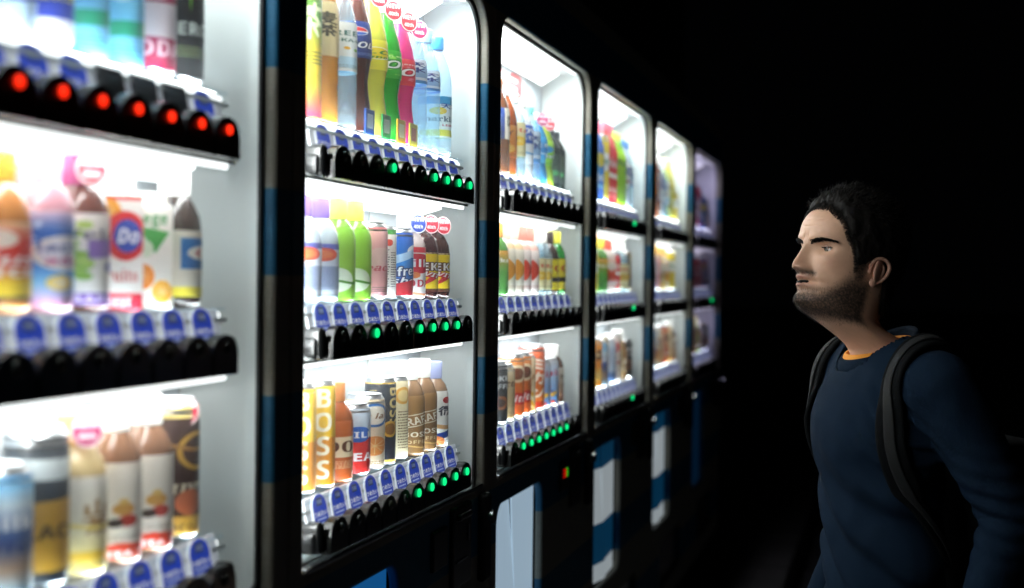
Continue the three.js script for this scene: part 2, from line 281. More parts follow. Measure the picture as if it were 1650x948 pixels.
const cfgs = [
  { n: 0, label: 'tall drink vending machine with red-lit buttons along its top button bar', lit: [[0, 1, 2, 3, 4, 5, 6, 7, 8, 9], [], []], red: true, rib: [[6, 7, 8], [], []], lamp: [LAMP * 2.4, LAMP, LAMP], sign: blueSign },
  { n: 1, label: 'drink vending machine with green-lit buttons, next to the red-lit machine', lit: [[3, 6, 7, 8, 9], [2, 5, 6, 7, 8], [5, 6, 7, 8, 9]], lamp: [LAMP * 2.4, LAMP, LAMP], sign: blueSign },
  { n: 2, label: 'drink vending machine with red letters on the wall behind its bottles', lit: [[], [], [1, 2, 3, 4, 5, 6, 7]], lamp: [LAMP * 2.4, LAMP, LAMP], sign: plainSign, digits: true },
  { n: 3, label: 'drink vending machine one along from the red-lettered machine', lit: [[6], [6], [6]], lamp: [LAMP * 2.4, LAMP, LAMP], sign: bandSign },
  { n: 4, label: 'drink vending machine between a striped-sign machine and the purple-lit machine', lit: [[], [], []], lamp: [LAMP * 2.4, LAMP, LAMP], sign: bandSign },
  { n: 5, label: 'dim purple-lit drink vending machine ending the row', lit: [[], [6], []], lamp: [11, 1.5, 9], dim: true, sign: darkSign },
];
cfgs.forEach((c, i) => { c.short = SHORT[i]; c.lampColor = i === 5 ? violet : cool; c.glow = i === 5 ? G6 : G1; });
cfgs[2].extra = (m, y0) => { // red letters printed on the back wall
  const t = canvasTex(512, 256, (x, w, h) => { x.clearRect(0, 0, w, h); x.fillStyle = '#d9e2e6'; x.fillRect(0, 0, w, h); txt(x, 'OTSUKA', 185, 128, 150, '#d8202c', { sx: 0.56 }); x.fillStyle = '#d8202c'; x.beginPath(); x.roundRect(360, 50, 120, 150, 40); x.fill(); x.fillStyle = '#d9e2e6'; x.fillRect(350, 84, 84, 24); x.fillRect(350, 136, 84, 34); });
  mesh('wall_lettering', box(0.52, 0.1, 0.003, 0.46, y0 + 0.466, -0.1152), std(0xffffff, 0.4, { map: t }), m);
};
cfgs.forEach(buildMachine);
// ---------- drinks ----------
// One printed sheet of labels, 128 cells; each wrap shows its cell twice round the drink.
const CW = 128, CH = 256;
const sheetCanvas = document.createElement('canvas'); sheetCanvas.width = 2048; sheetCanvas.height = 2048;
const sx2 = sheetCanvas.getContext('2d');
let cells = 0; const cellOf = {};
function cell(key, draw) {
  if (cellOf[key] !== undefined) return cellOf[key];
  const k = cells++; const x = sx2; x.save(); x.translate((k % 16) * CW, Math.floor(k / 16) * CH); x.beginPath(); x.rect(0, 0, CW, CH); x.clip(); draw(x); x.restore();
  return (cellOf[key] = k);
}
const lab = { // small drawing words used by the label designs
  bg: (x, ...c) => { if (c.length === 1) x.fillStyle = c[0]; else { const g = x.createLinearGradient(0, 0, 0, CH); c.forEach((q, i) => g.addColorStop(i / (c.length - 1), q)); x.fillStyle = g; } x.fillRect(0, 0, CW, CH); },
  band: (x, a, b, c) => { x.fillStyle = c; x.fillRect(0, a * CH, CW, (b - a) * CH); },
  disc: (x, u, v, r, c, sy = 1) => { x.fillStyle = c; x.beginPath(); x.ellipse(u * CW, v * CH, r * CW, r * CW * sy, 0, 0, 7); x.fill(); },
  lines: (x, u, v, n, w, c, gap = 7) => { x.fillStyle = c; for (let i = 0; i < n; i++) { let p = u * CW; while (p < u * CW + w * CW) { const q = rr(2, 7); x.fillRect(p, v * CH + i * gap, q, 3); p += q + rr(1, 3); } } },
  poly: (x, pts, c) => { x.fillStyle = c; x.beginPath(); for (let i = 0; i < pts.length; i += 2) x.lineTo(pts[i] * CW, pts[i + 1] * CH); x.fill(); },
  swoosh: (x, v, c, w = 26) => { x.strokeStyle = c; x.lineWidth = w; x.beginPath(); x.moveTo(-10, v * CH + 30); x.bezierCurveTo(40, v * CH - 50, 80, v * CH + 60, CW + 10, v * CH - 20); x.stroke(); },
  fruit: (x, u, v, r, c, c2) => { lab.disc(x, u, v, r, c); x.strokeStyle = c2; x.lineWidth = 2; for (let a = 0; a < 6.28; a += 0.8) { x.beginPath(); x.moveTo(u * CW, v * CH); x.lineTo(u * CW + Math.cos(a) * r * CW * 0.85, v * CH + Math.sin(a) * r * CW * 0.85); x.stroke(); } },
};
const { bg, band, disc, lines, poly, swoosh, fruit } = lab;
const T = (s, u, v, size, c, o) => (x) => txt(x, s, u * CW, v * CH, size, c, o);
const sheetTex = new THREE.CanvasTexture(sheetCanvas); sheetTex.colorSpace = THREE.SRGBColorSpace;
M.label = phys(0xffffff, 0.38, { map: sheetTex, clearcoat: 0.4, clearcoatRoughness: 0.25 });
M.carton = phys(0xffffff, 0.5, { map: sheetTex });
M.alu = std(0xd4d6d8, 0.28, { metalness: 1 });
M.water = phys(0xe2f3fb, 0.06, { transmission: 0.82, thickness: 0, ior: 1.33 });
const bodyMat = {}, capMat = {};
const bodyOf = (c) => bodyMat[c] ??= (c === 'clear' ? M.water : phys(c, 0.22, { clearcoat: 0.8, clearcoatRoughness: 0.1, transmission: 0.35, thickness: 0 }));
const solidOf = (c) => capMat[c] ??= phys(c, 0.4, { clearcoat: 0.2 });

// revolve a profile of [r, y] points; cellIndex gives label coordinates over y0..y1
function revolve(prof, o = {}) {
  const N = o.seg ?? 28, pos = [], nor = [], uv = [], idx = [], k = o.cell;
  const cu = k === undefined ? 0 : (k % 16) * CW / 2048, cv = k === undefined ? 0 : 1 - Math.floor(k / 16) * CH / 2048;
  const yA = prof[0][1], yB = prof[prof.length - 1][1], half = N / 2;
  for (let h = 0; h < 2; h++) {
    const base = pos.length / 3;
    for (let i = 0; i < prof.length; i++) {
      const [r, y] = prof[i], a = prof[Math.max(0, i - 1)], b = prof[Math.min(prof.length - 1, i + 1)];
      let nr = b[1] - a[1], ny = a[0] - b[0]; const l = Math.hypot(nr, ny) || 1; nr /= l; ny /= l;
      for (let j = 0; j <= half; j++) {
        const f = j / half, ph = -Math.PI / 2 + h * Math.PI + f * Math.PI;
        const lobes = o.lobes ? 1 + o.lobes * Math.cos(ph * 10) * Math.sin(clamp((y - yA) / (yB - yA)) * Math.PI) : 1;
        pos.push(Math.sin(ph) * r * lobes, y, Math.cos(ph) * r * lobes); nor.push(Math.sin(ph) * nr, ny, Math.cos(ph) * nr);
        uv.push(cu + (0.012 + 0.976 * f) * CW / 2048, cv - (0.012 + 0.976 * (1 - (y - yA) / (yB - yA))) * CH / 2048);
      }
    }
    const w = half + 1;
    for (let i = 0; i < prof.length - 1; i++) for (let j = 0; j < half; j++) { const a = base + i * w + j; idx.push(a, a + 1, a + w, a + 1, a + w + 1, a + w); }
  }
  const g = new THREE.BufferGeometry(); g.setAttribute('position', new THREE.Float32BufferAttribute(pos, 3)); g.setAttribute('normal', new THREE.Float32BufferAttribute(nor, 3)); g.setAttribute('uv', new THREE.Float32BufferAttribute(uv, 2)); g.setIndex(idx); return g;
}
const KIND = { // body profile as fractions of radius and height; [label from, to], cap
  pet: { r: 0.0315, h: 0.205, p: [[0, 0], [0.8, 0], [0.97, 0.02], [1, 0.05], [1, 0.2], [0.96, 0.22], [1, 0.24], [1, 0.34], [1, 0.6], [0.96, 0.66], [0.82, 0.75], [0.58, 0.84], [0.44, 0.88], [0.44, 0.905]], l: [0.26, 0.66], cap: 0.5 },
  slim: { r: 0.0315, h: 0.205, p: [[0, 0], [0.85, 0], [1, 0.02], [1, 0.3], [1, 0.64], [0.94, 0.7], [0.72, 0.79], [0.46, 0.87], [0.45, 0.905]], l: [0.08, 0.68], cap: 0.5 },
  curvy: { r: 0.0315, h: 0.215, p: [[0, 0], [0.85, 0], [0.98, 0.03], [1, 0.1], [0.95, 0.18], [0.85, 0.27], [0.82, 0.33], [0.9, 0.4], [1, 0.47], [1, 0.56], [0.97, 0.62], [0.86, 0.7], [0.68, 0.78], [0.5, 0.86], [0.44, 0.905]], l: [0.44, 0.63], cap: 0.5 },
  can: { r: 0.0325, h: 0.122, p: [[0, 0], [0.74, 0], [0.8, 0.015], [0.98, 0.06], [1, 0.09], [1, 0.88], [0.96, 0.92], [0.84, 0.965]], l: [0.06, 0.92] },
  tall: { r: 0.0325, h: 0.165, p: [[0, 0], [0.74, 0], [0.8, 0.012], [0.98, 0.045], [1, 0.07], [1, 0.9], [0.96, 0.935], [0.84, 0.972]], l: [0.05, 0.935] },
  thin: { r: 0.0262, h: 0.133, p: [[0, 0], [0.8, 0], [0.97, 0.03], [1, 0.05], [1, 0.9], [0.97, 0.935], [0.88, 0.968]], l: [0.045, 0.935] },
  flask: { r: 0.0322, h: 0.158, p: [[0, 0], [0.8, 0], [0.97, 0.02], [1, 0.05], [1, 0.58], [0.97, 0.65], [0.84, 0.73], [0.6, 0.79], [0.57, 0.82]], l: [0.04, 0.62], cap: 0.62 },
  round: { r: 0.0328, h: 0.155, p: [[0, 0], [0.82, 0], [0.98, 0.03], [1, 0.07], [1, 0.56], [0.94, 0.66], [0.72, 0.76], [0.52, 0.81], [0.5, 0.83]], l: [0.08, 0.56], cap: 0.58 },
};
const profAt = (p, f) => { for (let i = 1; i < p.length; i++) if (p[i][1] >= f && p[i][1] > p[i - 1][1]) return p[i - 1][0] + (p[i][0] - p[i - 1][0]) * clamp((f - p[i - 1][1]) / (p[i][1] - p[i - 1][1])); return p[p.length - 1][0]; };
const stickerGeo = (() => { const g = new THREE.CylinderGeometry(1, 1, 0.1, 24).rotateX(Math.PI / 2); return g; })();
const geoCache = {};
const TURN = -0.72;
// d: { k kind, c body colour, cap, art(x), key, h, r, l:[from,to], st: sticker cell key, name }
function drink(mi, shelf, slot, d) {
  shift = mi ? 0 : -0.018; const K = KIND[d.k] ?? {}, h = (d.h ?? K.h) * (mi === 2 && shelf === 0 ? 0.8 : 1), r = d.r ?? K.r;
  const where = `${['top', 'middle', 'bottom'][shelf]} shelf of ${SHORT[mi]}`;
  const y = EYE + SHELF_Y[shelf];
  const o = thing(d.n ?? ({ can: 'drink_can', tall: 'drink_can', thin: 'drink_can', carton: 'drink_carton' }[d.k] ?? 'drink_bottle'), `${d.name}, ${where}`, { can: 'can', tall: 'can', thin: 'can', carton: 'carton' }[d.k] ?? 'bottle', [ROW0 + PITCH * mi + slotX(slot) + 0.018 + rr(-0.002, 0.002), y + 0.0004, -0.056 + rr(-0.002, 0.002)], `drinks on ${where}`);
  o.rotation.y = TURN + rr(-0.07, 0.07);
  const ck = d.art ? cell(d.key ?? d.name, d.art) : undefined, id = [d.k, h, r, ck, d.l].join();
  if (d.k === 'carton') {
    const cu = (ck % 16) * CW / 2048, cv = 1 - Math.floor(ck / 16) * CH / 2048;
    const g = rbox(r * 1.9, h * 0.86, r * 1.9, 0.002, 0, h * 0.43, 0), p = g.attributes.position, u = g.attributes.uv, nn = g.attributes.normal;
    for (let i = 0; i < p.count; i++) { const s = Math.abs(nn.getX(i)) > 0.6 ? p.getZ(i) * -Math.sign(nn.getX(i)) : p.getX(i) * Math.sign(nn.getZ(i) || 1); u.setXY(i, cu + (0.5 + 0.97 * s / (r * 1.9)) * CW / 2048, cv - (1 - (0.02 + 0.96 * p.getY(i) / (h * 0.86))) * CH / 2048); }
    mesh('body', g, M.carton, o); mesh('gable', rbox(r * 1.86, h * 0.14, 0.006, 0.002, 0, h * 0.92, 0).applyMatrix4(new THREE.Matrix4()), solidOf(d.cap ?? 0xffffff), o);
    mesh('gable_slope', new THREE.CylinderGeometry(0.004, r * 1.33, h * 0.1, 4).rotateY(Math.PI / 4).translate(0, h * 0.91, 0), solidOf(d.cap ?? 0xffffff), o);
  } else {
    const P = K.p, prof = P.map(([a, b]) => [a * r, b * h]);
    const l = d.l ?? K.l, G = geoCache[id] ??= (() => {
      const lp = []; for (let i = 0; i <= 10; i++) { const f = l[0] + (l[1] - l[0]) * i / 10; lp.push([profAt(P, f) * r + 0.0005, f * h]); }
      return { body: revolve(prof), label: ck === undefined ? null : revolve(lp, { cell: ck }) };
    })();
    const metal = ['can', 'tall', 'thin'].includes(d.k);
    mesh('body', G.body, metal ? M.alu : bodyOf(d.c), o);
    if (G.label) mesh('label', G.label, M.label, o);
    if (metal) mesh('lid', geoCache['lid' + d.k + h] ??= merge([revolve([[0, 0.955 * h], [0.78 * r, 0.955 * h], [0.83 * r, 0.985 * h], [0.86 * r, 0.982 * h], [0.85 * r, 0.962 * h]]), rbox(0.012, 0.0015, 0.02, 0.0006, 0, 0.966 * h, 0.002)]), M.alu, o);
    else { const cr = K.cap * r, top = P[P.length - 1][1] * h; mesh('cap', geoCache['cap' + d.k + h] ??= revolve([[cr * 0.98, top - 0.003], [cr, top], [cr, h * 0.985], [cr * 0.92, h], [0, h]], { lobes: 0.012, seg: 40 }), solidOf(d.cap), o); }
  }
  if (d.st) { // round promotion sticker hung at the neck
    const s = cell('sticker' + d.st, (x) => { bg(x, d.st); disc(x, 0.5, 0.5, 0.46, '#ffffff'); disc(x, 0.5, 0.5, 0.42, d.st); txt(x, 'NEW', 64, 100, 40, '#ffffff'); txt(x, '40th', 64, 146, 32, '#ffffff'); });
    const cu = (s % 16) * CW / 2048, cv = 1 - Math.floor(s / 16) * CH / 2048, g = geoCache['st' + d.st] ??= (() => { const q = stickerGeo.clone(), p = q.attributes.position, u = q.attributes.uv; for (let i = 0; i < p.count; i++) u.setXY(i, cu + (0.5 + p.getX(i) * 0.47) * CW / 2048, cv - (0.5 - p.getY(i) * 0.235) * CH / 2048); return q; })();
    const m = mesh('sticker', g, M.label, o, [0.004, h * 0.9, r * 0.72 + 0.006]); m.scale.set(0.017, 0.017, 0.008); m.rotation.x = -0.1;
  }
  return o;
}
// label designs
const A = {
  lines2: (x) => { lines(x, 0.1, 0.86, 3, 0.8, 'rgba(40,40,50,.55)'); },
  mugi: (x) => { bg(x, '#e9d3a0'); kana(x, '麦茶', 64, 110, 54, '#3a2a14', 0.13, true); lines(x, 0.74, 0.1, 12, 0.2, '#7a5a2a', 9); disc(x, 0.2, 0.82, 0.12, '#b3362b'); },
  green0: (x) => { bg(x, '#6d9a2c', '#4e8a24', '#e8c832', '#e8c832', '#d0205a'); kana(x, '茶', 64, 70, 70, '#e7f0c0'); lines(x, 0.15, 0.5, 4, 0.7, '#214a12'); },
  greenW: (x) => { bg(x, '#f1f4f2'); txt(x, 'GREEN', 64, 60, 36, '#3c6a62'); txt(x, 'DA-KA-RA', 64, 96, 24, '#3c6a62'); disc(x, 0.3, 0.55, 0.06, '#e33'); disc(x, 0.5, 0.53, 0.06, '#f2b01e'); disc(x, 0.7, 0.55, 0.06, '#7ab83c'); band(x, 0.7, 0.92, '#bfe0f2'); A.lines2(x); },
  cola: (x) => { bg(x, '#1d3f94', '#16307a'); disc(x, 0.42, 0.28, 0.24, '#ffffff'); x.fillStyle = '#d0202e'; x.beginPath(); x.arc(54, 72, 28, Math.PI, 0); x.fill(); x.fillStyle = '#2a5cc0'; x.beginPath(); x.arc(54, 72, 28, 0.25, Math.PI - 0.25); x.fill(); txt(x, 'J-COLA', 64, 165, 58, '#fff', { sx: 0.6, it: true, out: '#0c1c50' }); lines(x, 0.1, 0.85, 3, 0.8, '#9fb4ea'); },
  lemon: (x) => { bg(x, '#f3e63a'); disc(x, 0.5, 0.45, 0.4, '#ffffff'); disc(x, 0.5, 0.45, 0.36, '#f5d816'); txt(x, 'C.C.', 64, 105, 46, '#3a8a2a', { it: true }); txt(x, 'Lemon', 64, 146, 30, '#3a8a2a', { it: true }); },
  popG: (x) => { bg(x, '#35b52a'); for (let i = 0; i < 26; i++) disc(x, rnd(), rnd(), rr(0.03, 0.08), 'rgba(200,255,120,.55)'); txt(x, 'POP', 64, 130, 96, '#ffffff', { out: '#0e7a1c', sx: 0.7, it: true }); txt(x, 'melon soda', 64, 55, 22, '#eaffb0'); },
  popR: (x) => { bg(x, '#e8324a'); for (let i = 0; i < 26; i++) disc(x, rnd(), rnd(), rr(0.03, 0.08), 'rgba(255,190,200,.6)'); txt(x, 'POP', 64, 130, 96, '#ffffff', { out: '#b0102a', sx: 0.7, it: true }); txt(x, 'cherry', 64, 55, 22, '#ffe0e0'); },
  water: (x) => { bg(x, '#dceaf6'); poly(x, [0, 0.6, 0.3, 0.25, 0.5, 0.5, 0.75, 0.2, 1, 0.55, 1, 0.75, 0, 0.75], '#8fb4dc'); kana(x, '天水', 64, 90, 54, '#1b2f7a', 0.13, true); band(x, 0.86, 1, '#4b8fd0'); },
  spark: (x) => { bg(x, '#eef4f2', '#dfe9e2'); band(x, 0, 0.2, '#48a8d8'); kana(x, '天水', 90, 60, 34, '#1c3f8c'); fruit(x, 0.4, 0.36, 0.17, '#f2cf2a', '#fff7c0'); txt(x, 'Sparkling', 66, 140, 42, '#2c4a5a', { sx: 0.62, font: 'serif' }); txt(x, 'LEMON', 90, 178, 17, '#b02a3a'); band(x, 0.8, 0.95, '#d9d84a'); },
  purple: (x) => { bg(x, '#dfe6f2'); band(x, 0, 0.12, '#5a5fae'); disc(x, 0.45, 0.22, 0.26, '#d9502e'); disc(x, 0.45, 0.22, 0.17, '#e8763a'); band(x, 0.44, 0.9, '#a9b5d0'); lines(x, 0.1, 0.48, 12, 0.8, '#5a6a9a', 8); },
  lime: (x) => { bg(x, '#86c437', '#a4d44a', '#86c437'); disc(x, 0.35, 0.72, 0.34, '#eef6dc'); swoosh(x, 0.72, '#5a9a2a', 8); lines(x, 0.75, 0.2, 14, 0.15, '#f2ffd8', 9); },
  pink: (x) => { bg(x, '#f4b4b6', '#f0a6aa'); disc(x, 0.6, 0.45, 0.3, '#f7c8c8'); txt(x, 'peach', 64, 150, 34, '#d85a6a', { font: 'serif', it: true }); A.lines2(x); band(x, 0, 0.06, '#e58a90'); },
  whiteText: (x) => { bg(x, '#f3efe8'); band(x, 0, 0.08, '#4a9a4a'); disc(x, 0.5, 0.2, 0.1, '#d84a3a'); lines(x, 0.3, 0.3, 19, 0.18, '#222', 9); lines(x, 0.55, 0.34, 15, 0.16, '#222', 9); },
  refresh: (x) => { bg(x, '#2b62c4', '#3d8fe0', '#2450a8'); disc(x, 0.75, 0.3, 0.2, '#fff'); poly(x, [0, 0.45, 1, 0.2, 1, 0.3, 0, 0.6], '#bfe0ff'); txt(x, 'Refresh', 64, 158, 46, '#fff', { sx: 0.7, it: true, rot: -0.15, out: '#1c2c60' }); txt(x, 'shot', 70, 196, 36, '#fff', { it: true, out: '#1c2c60' }); poly(x, [0, 0.86, 1, 0.7, 1, 1, 0, 1], '#c22632'); },
  bilk: (x) => { bg(x, '#fbf4f0'); band(x, 0, 0.12, '#e23040'); disc(x, 0.5, 0.34, 0.5, '#e02a3e', 0.8); txt(x, 'Bilk', 64, 86, 54, '#fff', { sx: 0.9 }); disc(x, 0.45, 0.57, 0.13, '#ef8a4a'); txt(x, 'SODA', 64, 188, 52, '#d8283c', { sx: 0.7 }); swoosh(x, 0.92, '#f2a07a', 12); },
  deka: (x) => { bg(x, '#5a2a1c'); band(x, 0.05, 0.9, '#f2d21e'); txt(x, 'DEKA', 64, 92, 66, '#fff', { sx: 0.62, out: '#4a1a14' }); poly(x, [0.1, 0.55, 0.95, 0.5, 0.3, 0.86, 0.5, 0.62], '#c8202c'); txt(x, 'VITA', 84, 148, 34, '#fff', { out: '#a01420', rot: 0.4 }); for (let i = 0; i < 50; i++) disc(x, rnd(), rr(0, 0.05), 0.015, '#e8d8b8'); },
  bossY: (x) => { bg(x, '#e9bb2c'); band(x, 0.52, 1, '#d98a1e'); 'BOSS'.split('').forEach((c, i) => txt(x, c, 60, 34 + i * 60, 66, '#f8f2dc')); lines(x, 0.84, 0.1, 20, 0.1, '#7a4a10', 10); },
  ninety: (x) => { bg(x, '#cd6a34', '#b4521f'); band(x, 0.28, 0.62, '#f0dcb8'); txt(x, '90', 64, 114, 66, '#5a2a14', { font: 'serif' }); lines(x, 0.15, 0.68, 5, 0.7, '#f6d8b0'); },
  redBlue: (x) => { bg(x, '#cfe0f0'); poly(x, [0, 0.3, 1, 0.5, 1, 1, 0, 1], '#d8322e'); disc(x, 0.5, 0.4, 0.24, '#2a6ac8'); txt(x, 'MILK', 64, 104, 34, '#fff'); txt(x, 'TEA', 64, 190, 44, '#fff'); },
  cream: (x) => { bg(x, '#f3e2c4'); disc(x, 0.5, 0.24, 0.34, '#3a78c0'); disc(x, 0.5, 0.24, 0.27, '#f8f0e0'); txt(x, 'au lait', 64, 64, 28, '#8a5a2a', { it: true }); fruit(x, 0.5, 0.68, 0.28, '#ee9a4a', '#f8d8a0'); lines(x, 0.1, 0.9, 2, 0.8, '#8a5a2a'); },
  bossB: (x) => { bg(x, '#1c2430'); x.save(); x.translate(84, 128); x.rotate(Math.PI / 2); txt(x, 'BOSS', -50, 0, 52, '#d8c07a'); x.restore(); disc(x, 0.55, 0.58, 0.2, '#d9a93a'); disc(x, 0.55, 0.58, 0.14, '#8a5a1a'); lines(x, 0.1, 0.1, 20, 0.16, '#d8c07a', 10); band(x, 0, 0.03, '#d8b050'); band(x, 0.95, 1, '#d8b050'); },
  cafe: (x) => { bg(x, '#f0e0b8'); disc(x, 0.58, 0.2, 0.22, '#e8a83a'); disc(x, 0.58, 0.2, 0.15, '#f6d890'); x.save(); x.translate(30, 160); x.rotate(-Math.PI / 2); txt(x, 'caffe latte', 0, 0, 30, '#c8283a'); x.restore(); lines(x, 0.45, 0.4, 14, 0.4, '#5a3a20', 9); },
  craft: (x) => { bg(x, '#a47a48', '#8a6234'); x.strokeStyle = '#f2e6cc'; x.lineWidth = 5; x.beginPath(); x.moveTo(0, 100); x.lineTo(128, 70); x.stroke(); x.beginPath(); x.moveTo(0, 150); x.lineTo(128, 120); x.stroke(); txt(x, 'CRAFT', 64, 112, 46, '#fbf4e2', { sx: 0.68, rot: -0.23 }); txt(x, 'BOSS', 66, 172, 30, '#fbf4e2'); txt(x, 'COFFEE', 64, 205, 22, '#e8d0a8'); swoosh(x, 0.86, '#d8b070', 6); disc(x, 0.2, 0.82, 0.07, '#a02030'); },
  haku: (x) => { bg(x, '#fbfaf4'); disc(x, 0.66, 0.18, 0.12, '#c8202c'); kana(x, '白微', 56, 96, 46, '#2a2a3a', 0.12); swoosh(x, 0.64, '#e8b070', 18); poly(x, [0.1, 0.84, 0.95, 0.7, 0.95, 0.82, 0.1, 0.95], '#26408c'); fruit(x, 0.4, 0.93, 0.2, '#d8783a', '#f2c08a'); },
  sky1: (x) => { bg(x, '#dfe8f2', '#bcd4ee'); band(x, 0.02, 0.2, '#e8b53a'); poly(x, [0, 0.55, 1, 0.42, 1, 0.85, 0, 0.9], '#2a40b0'); txt(x, 'ION', 64, 168, 50, '#f0d040'); },
  zone: (x) => { bg(x, '#1f48c8', '#2038b0'); band(x, 0.02, 0.42, '#f0c038'); disc(x, 0.5, 0.25, 0.3, '#fff0c0'); txt(x, 'VITA', 64, 150, 48, '#e8d048'); txt(x, 'ENERGY', 64, 190, 28, '#e8d048'); band(x, 0.88, 1, '#f0e6f2'); },
  aqua: (x) => { bg(x, '#8fd2f0', '#6cc2ea'); txt(x, 'aqua', 60, 70, 44, '#2c9a5a', { it: true }); disc(x, 0.45, 0.5, 0.18, '#d8f2fc'); poly(x, [0.15, 0.72, 0.85, 0.7, 0.85, 0.8, 0.15, 0.82], '#16a076'); lines(x, 0.15, 0.88, 3, 0.7, '#2a7ab0'); },
  magenta: (x) => { bg(x, '#b01a48'); band(x, 0.55, 0.78, '#ecd8dc'); txt(x, 'RASP', 64, 80, 44, '#f8dce2'); disc(x, 0.55, 0.45, 0.16, '#f6e8ea'); txt(x, 'SODA', 64, 218, 38, '#f6c8d2'); },
  claw: (x) => { bg(x, '#0b0d0c'); for (const [u, l] of [[0.3, 0.42], [0.48, 0.5], [0.66, 0.4]]) poly(x, [u, 0.06, u + 0.1, 0.05, u + 0.05, 0.06 + l, u + 0.02, 0.3], '#86d81e'); txt(x, 'ENERGY', 64, 168, 30, '#dfe6dc'); lines(x, 0.2, 0.78, 3, 0.6, '#9ab06a'); },
  redY: (x) => { bg(x, '#f2d8a8', '#e8342a', '#e03028', '#f0c830', '#f0d23a'); disc(x, 0.4, 0.22, 0.25, '#f6ece0'); txt(x, 'plus', 60, 120, 48, '#fff', { it: true }); txt(x, 'juice', 64, 160, 46, '#fff'); band(x, 0.93, 1, '#4a4030'); },
  blueB: (x) => { bg(x, '#f4c8d8', '#2468c4', '#2a78d8', '#7ec0ee', '#f2a0c8'); disc(x, 0.66, 0.45, 0.36, '#f6efe4'); disc(x, 0.66, 0.45, 0.3, '#e6e2ee'); txt(x, 'lacto', 84, 100, 34, '#2a4a9a'); txt(x, 'ade', 84, 134, 34, '#c04a8a'); for (let i = 0; i < 16; i++) disc(x, rnd() * 0.4, rnd() * 0.5, 0.03, '#cfe6ff'); fruit(x, 0.6, 0.75, 0.16, '#f0d060', '#fff'); },
  grape: (x) => { bg(x, '#f2ece4'); for (let i = 0; i < 26; i++) disc(x, 0.3 + rr(-0.2, 0.2), rr(0.12, 0.72), 0.09, ['#a8cc5a', '#bcd86e', '#90bc4a'][i % 3]); txt(x, 'Welch', 76, 62, 38, '#4a3a6a', { font: 'serif' }); poly(x, [0.5, 0.3, 1, 0.28, 1, 0.46, 0.5, 0.5], '#9a78c8'); disc(x, 0.85, 0.58, 0.14, '#5a58b0'); band(x, 0.86, 1, '#6a3aa0'); txt(x, 'GRAPE', 64, 238, 26, '#e6d8f6'); },
  orangeC: (x) => { bg(x, '#f8f2ec'); band(x, 0, 0.06, '#d83a36'); fruit(x, 0.3, 0.17, 0.24, '#f4a21c', '#fde0a0'); disc(x, 0.62, 0.36, 0.42, '#e22c30'); disc(x, 0.66, 0.36, 0.28, '#2a50b8'); txt(x, 'Do', 84, 92, 44, '#fff', { it: true }); txt(x, 'fruits', 64, 178, 34, '#d05048', { font: 'serif' }); band(x, 0.84, 1, '#e03048'); txt(x, 'BEST', 64, 235, 28, '#fff'); },
  vegC: (x) => { bg(x, '#f6f4ec'); txt(x, 'vege', 66, 34, 40, '#2a9a4a'); poly(x, [0.2, 0.2, 0.9, 0.26, 0.6, 0.46], '#3fae4e'); disc(x, 0.4, 0.42, 0.16, '#d8ecd0'); fruit(x, 0.35, 0.68, 0.24, '#f08a24', '#fad09a'); fruit(x, 0.75, 0.82, 0.22, '#f4b02a', '#fde6b0'); disc(x, 0.2, 0.86, 0.12, '#7a3a78'); },
  brownB: (x) => { bg(x, '#dcd6c8'); poly(x, [0.46, 0.12, 0.98, 0.12, 0.98, 0.58, 0.46, 0.58], '#2072b8'); disc(x, 0.74, 0.34, 0.2, '#f2ede2'); txt(x, 'C', 94, 88, 36, '#c8303a'); band(x, 0.84, 1, '#eddc4a'); },
  blueW: (x) => { bg(x, '#3a9ad8', '#d8e6ee', '#3a5a9a', '#b89478', '#88b8d8'); txt(x, 'milk', 64, 100, 40, '#fff'); txt(x, 'coffee', 64, 150, 34, '#223a7a'); },
  blackG: (x) => { bg(x, '#12202c'); band(x, 0, 0.1, '#0a0c10'); band(x, 0.16, 0.3, '#ccd4d4'); poly(x, [0.3, 0.45, 0.9, 0.42, 0.8, 0.9, 0.2, 0.92], '#c8962e'); txt(x, 'BLACK', 66, 165, 34, '#1a1208'); },
  yellowT: (x) => { bg(x, '#f2ece2', '#f2e8d2', '#f0d060'); x.save(); x.translate(84, 110); kana(x, '山茶', 0, 0, 46, '#a87838', 0.14, true); x.restore(); swoosh(x, 0.5, '#f8dc70', 10); band(x, 0.78, 0.88, '#e6b83a'); lines(x, 0.1, 0.9, 2, 0.7, '#8a6a2a'); },
  teaW: (x) => { bg(x, '#f0e8dc'); disc(x, 0.55, 0.48, 0.13, '#d8a050'); disc(x, 0.6, 0.6, 0.12, '#c0392e'); disc(x, 0.45, 0.62, 0.09, '#3a2a24'); disc(x, 0.55, 0.4, 0.06, '#e6c070'); lines(x, 0.25, 0.74, 3, 0.5, '#6a5a4a'); poly(x, [0, 0.9, 0.5, 0.82, 1, 0.86, 1, 1, 0, 1], '#d8442e'); txt(x, 'TEA', 64, 240, 22, '#fff'); },
  choco: (x) => { bg(x, '#3a1a12'); band(x, 0, 0.1, '#e8d27a'); x.strokeStyle = '#c89a3a'; x.lineWidth = 9; x.beginPath(); x.arc(92, 90, 34, 0, 7); x.stroke(); swoosh(x, 0.3, '#a8793a', 7); txt(x, 'Supre', 64, 160, 36, '#f0e2c8', { it: true, font: 'serif' }); disc(x, 0.6, 0.74, 0.2, '#c86a44'); band(x, 0.84, 1, '#c89a3c'); txt(x, 'cocoa', 64, 236, 26, '#5a3a10'); },
  m3a: (x) => { bg(x, '#4a7a2a', '#c8a848', '#7a3a1a'); kana(x, '茶', 64, 80, 60, '#f2ecc0'); A.lines2(x); },
